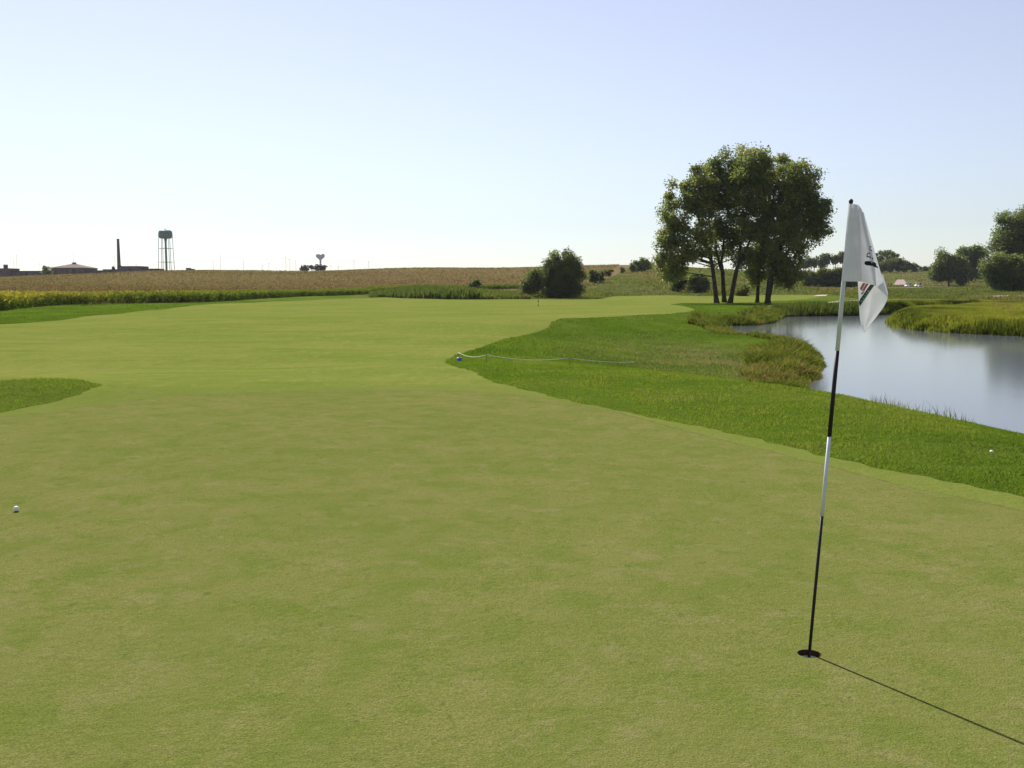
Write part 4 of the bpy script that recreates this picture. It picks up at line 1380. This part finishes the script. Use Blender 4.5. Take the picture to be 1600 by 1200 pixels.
# yardage post far down the fairway
q = hit(841, 478.5)
o = empty('yardage_post', (q[0], q[1], Hs(q[0], q[1])), 'short dark yardage post standing far down the fairway', 'post')
for z0, z1, mt, nm in ((-0.1, 0.25, M_BLACKP, 'dark_band'), (0.25, 0.42, simple('pale_band_paint', (0.4, 0.36, 0.25)), 'pale_band'), (0.42, 0.78, M_BLACKP, 'dark_band')):
    mb = MB(); mb.tube([(0, 0, z0), (0, 0, z1)], [0.04, 0.04], 10); mb.build(nm, mt, o, smooth=True)

# ------------------------------------------------------------------ golf carts and players far off
M_CARTW = simple('cart_white_body', (0.74, 0.75, 0.74), 0.3, 0.5, 0.04, 2)
M_ROOF = simple('cart_roof_cream', (0.78, 0.77, 0.72), 0.4, 0.4, 0.04, 2)
M_DARK = simple('dark_rubber', (0.018, 0.018, 0.02), 0.8, 0.2)
M_SEAT = simple('cart_seat_vinyl', (0.10, 0.095, 0.09), 0.6)
M_BAG = simple('maroon_golf_bag', (0.10, 0.018, 0.025), 0.7)
t = NT('cart_windscreen'); nd = t.principled((0.30, 0.36, 0.40), 0.08, 0.5); nd.inputs['Alpha'].default_value = 0.55
M_SCREEN = t.m


def golf_cart(px, py, Y, label, rz):
    q = P(px, py, Y)
    o = empty('golf_cart', (q[0], Y, Hs(q[0], Y)), label, 'golf cart', 'golf carts on the path', rz)
    # front of the cart looks along -x
    mb = MB()
    prof = [(-1.20, 0.30), (-1.22, 0.48), (-1.05, 0.78), (-0.72, 0.92), (-0.62, 0.88), (-0.55, 0.36), (0.05, 0.36), (0.10, 0.62), (0.70, 0.64), (0.72, 0.80), (1.12, 0.74), (1.18, 0.42), (1.12, 0.28)]
    for s_ in (-0.56, 0.56):
        pass
    vs = [(x_, -0.56, z_) for x_, z_ in prof] + [(x_, 0.56, z_) for x_, z_ in prof]
    n_ = len(prof)
    mb.add(vs, [list(range(n_))[::-1], list(range(n_, 2 * n_))] + [[i, (i + 1) % n_, n_ + (i + 1) % n_, n_ + i] for i in range(n_)])
    mb.build('body', M_CARTW, o)
    mb = MB()
    mb.box(-0.80, 0.80, -0.58, 0.58, 1.76, 1.82); mb.box(-0.70, 0.70, -0.5, 0.5, 1.82, 1.85)
    mb.build('roof', M_ROOF, o)
    for s_ in (-0.52, 0.52):
        mb = MB(); mb.tube([(-0.80, s_, 0.86), (-0.62, s_, 1.77)], [0.022, 0.022], 6); mb.build('roof_post', M_DARK, o)
        mb = MB(); mb.tube([(0.80, s_, 0.74), (0.70, s_, 1.77)], [0.022, 0.022], 6); mb.build('roof_post', M_DARK, o)
    mb = MB(); mb.add([(-0.79, -0.50, 0.92), (-0.79, 0.50, 0.92), (-0.65, 0.50, 1.72), (-0.65, -0.50, 1.72), (-0.775, -0.50, 0.92), (-0.775, 0.50, 0.92), (-0.635, 0.50, 1.72), (-0.635, -0.50, 1.72)], [(0, 1, 2, 3), (7, 6, 5, 4), (0, 4, 5, 1), (2, 6, 7, 3), (0, 3, 7, 4), (1, 5, 6, 2)]); mb.build('windscreen', M_SCREEN, o)
    mb = MB(); mb.box(0.12, 0.64, -0.54, 0.54, 0.645, 0.76); mb.build('seat', M_SEAT, o)
    mb = MB(); mb.add([(0.58, -0.54, 0.80), (0.70, -0.54, 0.80), (0.80, -0.54, 1.18), (0.72, -0.54, 1.2), (0.58, 0.54, 0.80), (0.70, 0.54, 0.80), (0.80, 0.54, 1.18), (0.72, 0.54, 1.2)], [(0, 1, 2, 3), (7, 6, 5, 4), (0, 4, 5, 1), (1, 5, 6, 2), (2, 6, 7, 3), (3, 7, 4, 0)]); mb.build('backrest', M_SEAT, o)
    for x_ in (-0.86, 0.80):
        for s_ in (-0.5, 0.5):
            mb = MB(); mb.tube([(x_, s_ - 0.09, 0.22), (x_, s_ + 0.09, 0.22)], [0.22, 0.22], 16); mb.build('wheel', M_DARK, o)
    for s_ in (-0.26, 0.26):
        mb = MB(); mb.tube([(1.0, s_, 0.75), (1.08, s_, 1.15), (1.14, s_, 1.5)], [0.14, 0.13, 0.15], 10)
        b_ = mb.build('golf_bag', M_BAG); b_.location = o.location; b_.rotation_euler = o.rotation_euler
        tag(b_, ('left ' if s_ < 0 else 'right ') + 'maroon golf bag strapped on the back of the ' + ('left' if px < 1418 else 'right') + ' golf cart', 'golf bag', 'golf bags on the carts')
    return o


golf_cart(1418.5, 449, 372, 'left one of two white golf carts parked beside the gravel pad', 0.35)
golf_cart(1434, 449, 374, 'right one of two white golf carts, nearer the dark tree', 0.25)


def person(px, Y, label, shirt, trousers, face):
    q = P(px, 449, Y)
    o = empty('person', (q[0], Y, Hs(q[0], Y)), label, 'person', None, face)
    J = {'pel': (0, 0, 0.95, 0.15), 'wst': (0, 0, 1.12, 0.135), 'chs': (0, -0.01, 1.34, 0.165), 'nck': (0, 0, 1.52, 0.055), 'hd0': (0, -0.01, 1.60, 0.085), 'hd1': (0, -0.01, 1.70, 0.095), 'hd2': (0, 0, 1.77, 0.06)}
    B_ = [('pel', 'wst'), ('wst', 'chs'), ('chs', 'nck'), ('nck', 'hd0'), ('hd0', 'hd1'), ('hd1', 'hd2')]
    for s_, g_ in ((-1, 'l'), (1, 'r')):
        J['hip' + g_] = (0.10 * s_, 0, 0.90, 0.095); J['kne' + g_] = (0.12 * s_, -0.03 * s_, 0.50, 0.065); J['ank' + g_] = (0.13 * s_, 0.02, 0.09, 0.045); J['toe' + g_] = (0.14 * s_, -0.15, 0.045, 0.04)
        J['sho' + g_] = (0.19 * s_, 0, 1.44, 0.07); J['elb' + g_] = (0.25 * s_, 0.02, 1.16, 0.05); J['wri' + g_] = (0.22 * s_, -0.12, 0.94, 0.035); J['hnd' + g_] = (0.21 * s_, -0.17, 0.86, 0.03)
        B_ += [('pel', 'hip' + g_), ('hip' + g_, 'kne' + g_), ('kne' + g_, 'ank' + g_), ('ank' + g_, 'toe' + g_), ('chs', 'sho' + g_), ('sho' + g_, 'elb' + g_), ('elb' + g_, 'wri' + g_), ('wri' + g_, 'hnd' + g_)]
    keys = list(J)
    me = bpy.data.meshes.new('body')
    me.from_pydata([J[k_][:3] for k_ in keys], [(keys.index(a_), keys.index(b_)) for a_, b_ in B_], [])
    body = bpy.data.objects.new('body', me)
    COL.objects.link(body)
    body.parent = o
    sk = body.modifiers.new('skin', 'SKIN')
    sk.use_smooth_shade = True
    for k_, dv in zip(keys, me.skin_vertices[0].data):
        r_ = J[k_][3]
        dv.radius = (r_, r_ * (0.72 if k_ in ('pel', 'wst', 'chs') else 1))
        dv.use_root = k_ == 'pel'
    sb = body.modifiers.new('sub', 'SUBSURF'); sb.levels = 1; sb.render_levels = 1
    t = NT('person_clothes')
    sep_ = t.n('ShaderNodeSeparateXYZ'); t.link(t.pos(), sep_.inputs[0])
    c_ = t.cramp(t.math('DIVIDE', sep_.outputs[2], 1.8), [(0.0, (0.03, 0.03, 0.03)), (0.06, trousers), (0.53, shirt), (0.85, (0.30, 0.18, 0.13)), (0.955, (0.06, 0.05, 0.05))])
    for nd_ in t.t.nodes:
        if nd_.type == 'VALTORGB': nd_.color_ramp.interpolation = 'CONSTANT'
    t.principled(c_, 0.85, 0.2)
    me.materials.append(t.m)
    return o


person(1387.5, 380, 'person in a maroon shirt standing on the gravel path right of the flag', (0.16, 0.03, 0.04), (0.10, 0.09, 0.10), 0.4)
person(1392.3, 381, 'person in dark clothes standing right beside the person in maroon', (0.035, 0.04, 0.05), (0.03, 0.03, 0.04), -0.6)

# ------------------------------------------------------------------ far left: institution, chimney, water towers, light masts
M_BRICK = simple('dull_brick', (0.115, 0.075, 0.072), 0.95, 0.1, 0.12, 0.3)
M_BRICK2 = simple('grey_brick', (0.095, 0.080, 0.085), 0.95, 0.1, 0.12, 0.3)
M_ROOFB = simple('brown_roof', (0.15, 0.105, 0.085), 0.9, 0.1, 0.1, 0.2)
M_TRIM = simple('dark_trim', (0.045, 0.04, 0.045), 0.8)
M_WIN = simple('dark_glass', (0.03, 0.035, 0.045), 0.2, 0.5)
YB = 720.0
MP = YB / F


def bld_base(px):
    q = P(px, 432, YB)
    return np.array([q[0], YB, Hs(q[0], YB) - 0.5])


def zof(py, base):
    return P(800, py, YB)[2] - base[2]


def low_block(px0, px1, top, label, name, mat, depth=14, yoff=0.0, windows=0, extra=None):
    b = bld_base((px0 + px1) / 2); b[1] += yoff
    o = empty(name, b, label, 'building')
    w = (px1 - px0) * MP / 2; h = zof(top, b)
    mb = MB(); mb.box(-w, w, 0, depth, 0, h); mb.build('wall', mat, o)
    mb = MB(); mb.box(-w - 0.25, w + 0.25, -0.25, depth + 0.25, h, h + 0.45); mb.build('roof', M_TRIM, o)
    for i in range(windows):
        cx = -w + (i + 0.5) * 2 * w / windows
        mb = MB(); mb.box(cx - 0.9, cx + 0.9, -0.06, 0.0, h - 2.6, h - 1.0); mb.build('window', M_WIN, o)
    if extra: extra(o, w, h)
    return o


def ext_left(o, w, h):
    mb = MB(); mb.box(0.8, 2.6, 3, 6, h + 0.45, h + 3.2); mb.build('chimney', M_BRICK, o)


low_block(-14, 16, 420.2, 'dull brick building with a square chimney at the left edge of the picture', 'brick_building', M_BRICK, windows=3, extra=ext_left)
low_block(16.4, 80, 424.0, 'long low grey building between the left edge and the brick gymnasium', 'long_building', M_BRICK2, 12, 3.0, 7)


def ext_low(o, w, h):
    mb = MB(); mb.box(-1.2, 0.6, 4, 6, h + 0.45, h + 2.0); mb.box(-0.9, 0.0, 4.4, 5.6, h + 2.0, h + 2.7); mb.build('roof_vent', M_TRIM, o)


low_block(131.3, 160, 423.2, 'low grey building just right of the brick gymnasium', 'low_building', M_BRICK2, 12, 3.0, 3)
low_block(160.4, 186, 421.6, 'low building with a roof vent left of the tall chimney', 'low_building', M_BRICK2, 12, 1.0, 2, ext_low)
# gymnasium with hipped roof and cupola
b = bld_base(105.5)
o = empty('brick_gymnasium', b, 'brick gymnasium with a wide hipped roof and a small cupola', 'building')
w = 25.5 * MP; he = zof(418.2, b); ht = zof(411.6, b)
mb = MB(); mb.box(-w, w, 0, 24, 0, he); mb.build('wall', M_BRICK, o)
mb = MB()
ov = 0.4
mb.add([(-w - ov, -ov, he), (w + ov, -ov, he), (w + ov, 24 + ov, he), (-w - ov, 24 + ov, he), (-1.2, 11, ht), (1.2, 11, ht), (1.2, 13, ht), (-1.2, 13, ht), (-w - ov, -ov, he - 0.5), (w + ov, -ov, he - 0.5), (w + ov, 24 + ov, he - 0.5), (-w - ov, 24 + ov, he - 0.5)],
       [(0, 1, 5, 4), (1, 2, 6, 5), (2, 3, 7, 6), (3, 0, 4, 7), (4, 5, 6, 7), (8, 9, 1, 0), (9, 10, 2, 1), (10, 11, 3, 2), (11, 8, 0, 3), (11, 10, 9, 8)])
rf = mb.build('roof', M_ROOFB, o)
mb = MB(); mb.box(-1.15, 1.15, 11.0, 13.0, ht - 0.3, ht + 0.75); mb.add([(-1.5, 10.7, ht + 0.75), (1.5, 10.7, ht + 0.75), (1.5, 13.3, ht + 0.75), (-1.5, 13.3, ht + 0.75), (0, 12, ht + 1.35)], [(0, 1, 4), (1, 2, 4), (2, 3, 4), (3, 0, 4), (3, 2, 1, 0)])
mb.build('cupola', M_TRIM, rf)
for i in range(5):
    cx = -w + (i + 0.5) * 2 * w / 5
    mb = MB(); mb.box(cx - 1.2, cx + 1.2, -0.06, 0.0, he - 3.0, he - 1.0); mb.build('window', M_WIN, o)
# boiler house and chimney
b = bld_base(203)
o = empty('boiler_house', b, 'flat roofed boiler house right of the tall chimney with a sloping duct', 'building')
w = 17 * MP; he = zof(416.6, b)
mb = MB(); mb.box(-w, w, 0, 16, 0, he); mb.build('wall', M_BRICK2, o)
mb = MB(); mb.box(-w - 0.2, w + 0.2, -0.2, 16.2, he, he + 0.4); mb.build('roof', M_TRIM, o)
mb = MB(); mb.box(-1.5, 1.5, -0.06, 0, he - 2.6, he - 1.6); mb.build('window', M_WIN, o)
mb = MB(); mb.tube([(-w + 0.6, 3, he + 0.2), (-w - 1.2, 3, he + 1.3)], [0.6, 0.6], 10); mb.build('duct', M_TRIM, o)
low_block(220.4, 247, 420.6, 'low flat building between the boiler house and the water tower', 'low_building', M_BRICK2, 12, 1.0, 2)
low_block(291, 296.5, 419.6, 'small square hut on the skyline right of the water tower', 'hut', M_BRICK2, 3, 0.0, 0)
low_block(298, 302, 421.0, 'lower small hut beside the square hut on the skyline', 'hut', M_BRICK2, 3, 0.0, 0)
b = bld_base(184); b[1] += 3
o = empty('smokestack', b, 'tall tapering brick smokestack beside the boiler house', 'chimney')
ht = zof(373, b)
mb = MB(); mb.lathe([(1.45, 0), (1.35, ht * 0.18), (0.85, ht * 0.97)], 18); mb.build('shaft', M_BRICK2, o, smooth=True)
mb = MB(); mb.lathe([(0.85, ht * 0.97), (0.98, ht * 0.973), (0.98, ht), (0.7, ht), (0.7, ht * 0.97)], 18); mb.build('crown_band', M_TRIM, o)

# legged water tower
YT = 950.0
MT = YT / F
M_TANK = simple('blue_green_tank_paint', (0.085, 0.165, 0.150), 0.5, 0.3, 0.06, 0.1)
M_STEEL = simple('tower_steel_paint', (0.17, 0.235, 0.235), 0.5, 0.3, 0.06, 0.1)
q = P(260.5, 430, YT)
zb_ = Hs(q[0], YT)
o = empty('water_tower', (q[0], YT, zb_), 'blue green water tower with a round tank on legs and a central riser', 'water tower')
zt = lambda py: P(800, py, YT)[2] - zb_
r = 10.4 * MT
t0, t1 = zt(373), zt(359.3)
pr = [(0.6, t0)]
for i in range(1, 9):
    a = pi / 2 * i / 8
    pr.append((r * (0.55 + 0.45 * sin(a)) if i > 1 else r * 0.45, t0 + (t1 - t0) * 0.30 * (1 - cos(a))))
pr += [(r, t0 + (t1 - t0) * 0.62)]
for i in range(1, 9):
    a = pi / 2 * i / 8
    pr.append((r * (0.62 + 0.38 * cos(a)), t0 + (t1 - t0) * (0.62 + 0.36 * sin(a))))
pr += [(0.9, t1), (0.9, t1 + 0.8), (0.001, t1 + 1.0)]
mb = MB(); mb.lathe(pr, 36); mb.build('tank', M_TANK, o, smooth=True)
mb = MB(); mb.lathe([(r + 0.02, t0 + (t1 - t0) * 0.40), (r + 0.7, t0 + (t1 - t0) * 0.40), (r + 0.7, t0 + (t1 - t0) * 0.43), (r + 0.02, t0 + (t1 - t0) * 0.43)], 36); mb.build('balcony', M_STEEL, o)
mb = MB(); mb.tube([(0, 0, -1), (0, 0, t0 * 0.93), (0, 0, t0 + 0.4)], [1.0, 0.95, 1.5], 14); mb.build('riser', M_TANK, o, smooth=True)
rt, rb = r * 0.97, 12.4 * MT
legs = []
for i in range(6):
    a = radians(i * 60 + 25)
    top = np.array([rt * cos(a), rt * sin(a), t0 + (t1 - t0) * 0.35]); bot = np.array([rb * cos(a), rb * sin(a), -1.0])
    legs.append((bot, top))
    mb = MB(); mb.tube([bot, top], [0.28, 0.24], 8); mb.build('leg', M_STEEL, o)
for pyr in (388.2, 409.6):
    zz = zt(pyr)
    mb = MB()
    for i in range(6):
        f_ = lambda lg: lg[0] + (lg[1] - lg[0]) * ((zz - lg[0][2]) / (lg[1][2] - lg[0][2]))
        mb.tube([f_(legs[i]), f_(legs[(i + 1) % 6])], [0.16, 0.16], 6)
    mb.build('strut_ring', M_STEEL, o)

# heart shaped water tower
YH = 1500.0
MH = YH / F
q = P(501, 428, YH)
zb_ = Hs(q[0], YH)
o = empty('heart_water_tower', (q[0], YH, zb_), 'pale heart shaped water tower on a slim stem above the field', 'water tower')
zt = lambda py: P(800, py, YH)[2] - zb_
M_HEART = simple('pale_tank_paint', (0.40, 0.43, 0.46), 0.5, 0.3, 0.05, 0.1)
r = 7.2 * MH
za, zc = zt(408.3), zt(396.2)
n1, n2 = 40, 14
V, Fq = [], []
for i in range(n1):
    a = 2 * pi * i / n1
    hx = sin(a) ** 3 * 0.98
    hzv = (13 * cos(a) - 5 * cos(2 * a) - 2 * cos(3 * a) - cos(4 * a))
    hzv = (hzv + 17) / 29.0
    for j in range(n2 + 1):
        bta = pi * j / n2 - pi / 2
        s_ = cos(bta) ** 0.7
        V.append((hx * r * s_, r * 0.55 * sin(bta), za + (zc - za) * (0.5 + (hzv - 0.5) * s_)))
for i in range(n1):
    for j in range(n2):
        a0, a1 = i * (n2 + 1), ((i + 1) % n1) * (n2 + 1)
        Fq.append([a0 + j, a1 + j, a1 + j + 1, a0 + j + 1])
mesh_np('tank', np.array(V), Fq, M_HEART, o, smooth=True)
mb = MB(); mb.tube([(0, 0, -2), (0, 0, za * 0.6), (0, 0, za + 1.5)], [1.1, 0.95, 1.6], 14); mb.build('stem', M_HEART, o, smooth=True)

# high light masts
M_MAST = simple('mast_grey_paint', (0.42, 0.43, 0.45), 0.6, 0.3, 0.04, 0.2)
MASTS = [(21, 404, 'light mast left of the taller one near the left edge'), (25.6, 398.6, 'taller light mast near the left edge of the picture'), (62, 411.6, 'short light mast just left of the rounded tree by the gymnasium'),
         (114, 393.6, 'tall light mast rising behind the gymnasium roof'), (140.6, 410.4, 'faint light mast right of the gymnasium'), (179, 399.6, 'light mast almost touching the left side of the smokestack'),
         (200, 409, 'light mast behind the left half of the boiler house'), (213, 413, 'short light mast behind the right half of the boiler house'), (333, 406, 'light mast in the first pair right of the legged water tower, the shorter'),
         (344, 399.6, 'light mast in the first pair right of the legged water tower, the taller'), (380, 406, 'faint lone light mast halfway between the two water towers'), (410, 415, 'very short light mast left of the taller ones near the domed grey tree'),
         (420, 411, 'short lone light mast midway along the gap before the tall three'), (446.4, 401.6, 'tallest of three light masts left of the domed grey tree'), (452.6, 405, 'middle one of three light masts left of the domed grey tree'),
         (462, 407.6, 'light mast nearest the domed grey tree on its left'), (517, 415, 'short light mast just right of the heart shaped tower'), (529, 416, 'shortest light mast second to the right of the heart tower'),
         (553, 407, 'light mast well right of the heart tower, left of the last one'), (576, 409, 'last light mast on the right along the bare skyline')]
YM = 1000.0
proto = None
for i, (mx, my, lb) in enumerate(MASTS):
    q = P(mx, my, YM)
    zb_ = Hs(q[0], YM)
    hm = q[2] - zb_
    if proto is None:
        proto = empty('light_mast', (0, 0, 0), lb, 'light mast', 'high light masts on the skyline')
        mb = MB(); mb.tube([(0, 0, 0), (0, 0, 1.0)], [0.20, 0.11], 8); mb.build('pole', M_MAST, proto)
        mb = MB(); mb.lathe([(0.2, 0.0), (1.25, 0.12), (1.25, 0.32), (0.2, 0.55)], 10); hd = mb.build('lamp_ring', M_MAST, proto)
        o = proto
    else:
        o = copy_tree(proto)
        o['label'] = lb
    o.location = (q[0], YM, zb_)
    for ch in o.children:
        if ch.name.startswith('pole'): ch.scale = (1, 1, hm)
        else: ch.location = (0, 0, hm - 0.3)

# ------------------------------------------------------------------ the summer air
M = bpy.data.materials.new('haze_air'); M.use_nodes = True
nt = M.node_tree
for n_ in list(nt.nodes): nt.nodes.remove(n_)
o_ = nt.nodes.new('ShaderNodeOutputMaterial'); v_ = nt.nodes.new('ShaderNodeVolumePrincipled')
v_.inputs['Density'].default_value = 0.00005
v_.inputs['Color'].default_value = (0.86, 0.90, 1.0, 1)
v_.inputs['Anisotropy'].default_value = 0.2
nt.links.new(v_.outputs[0], o_.inputs['Volume'])
mb = MB(); mb.box(-3600, 3600, -300, 2700, -14, 70)
tag(mb.build('haze', M), kind='stuff')
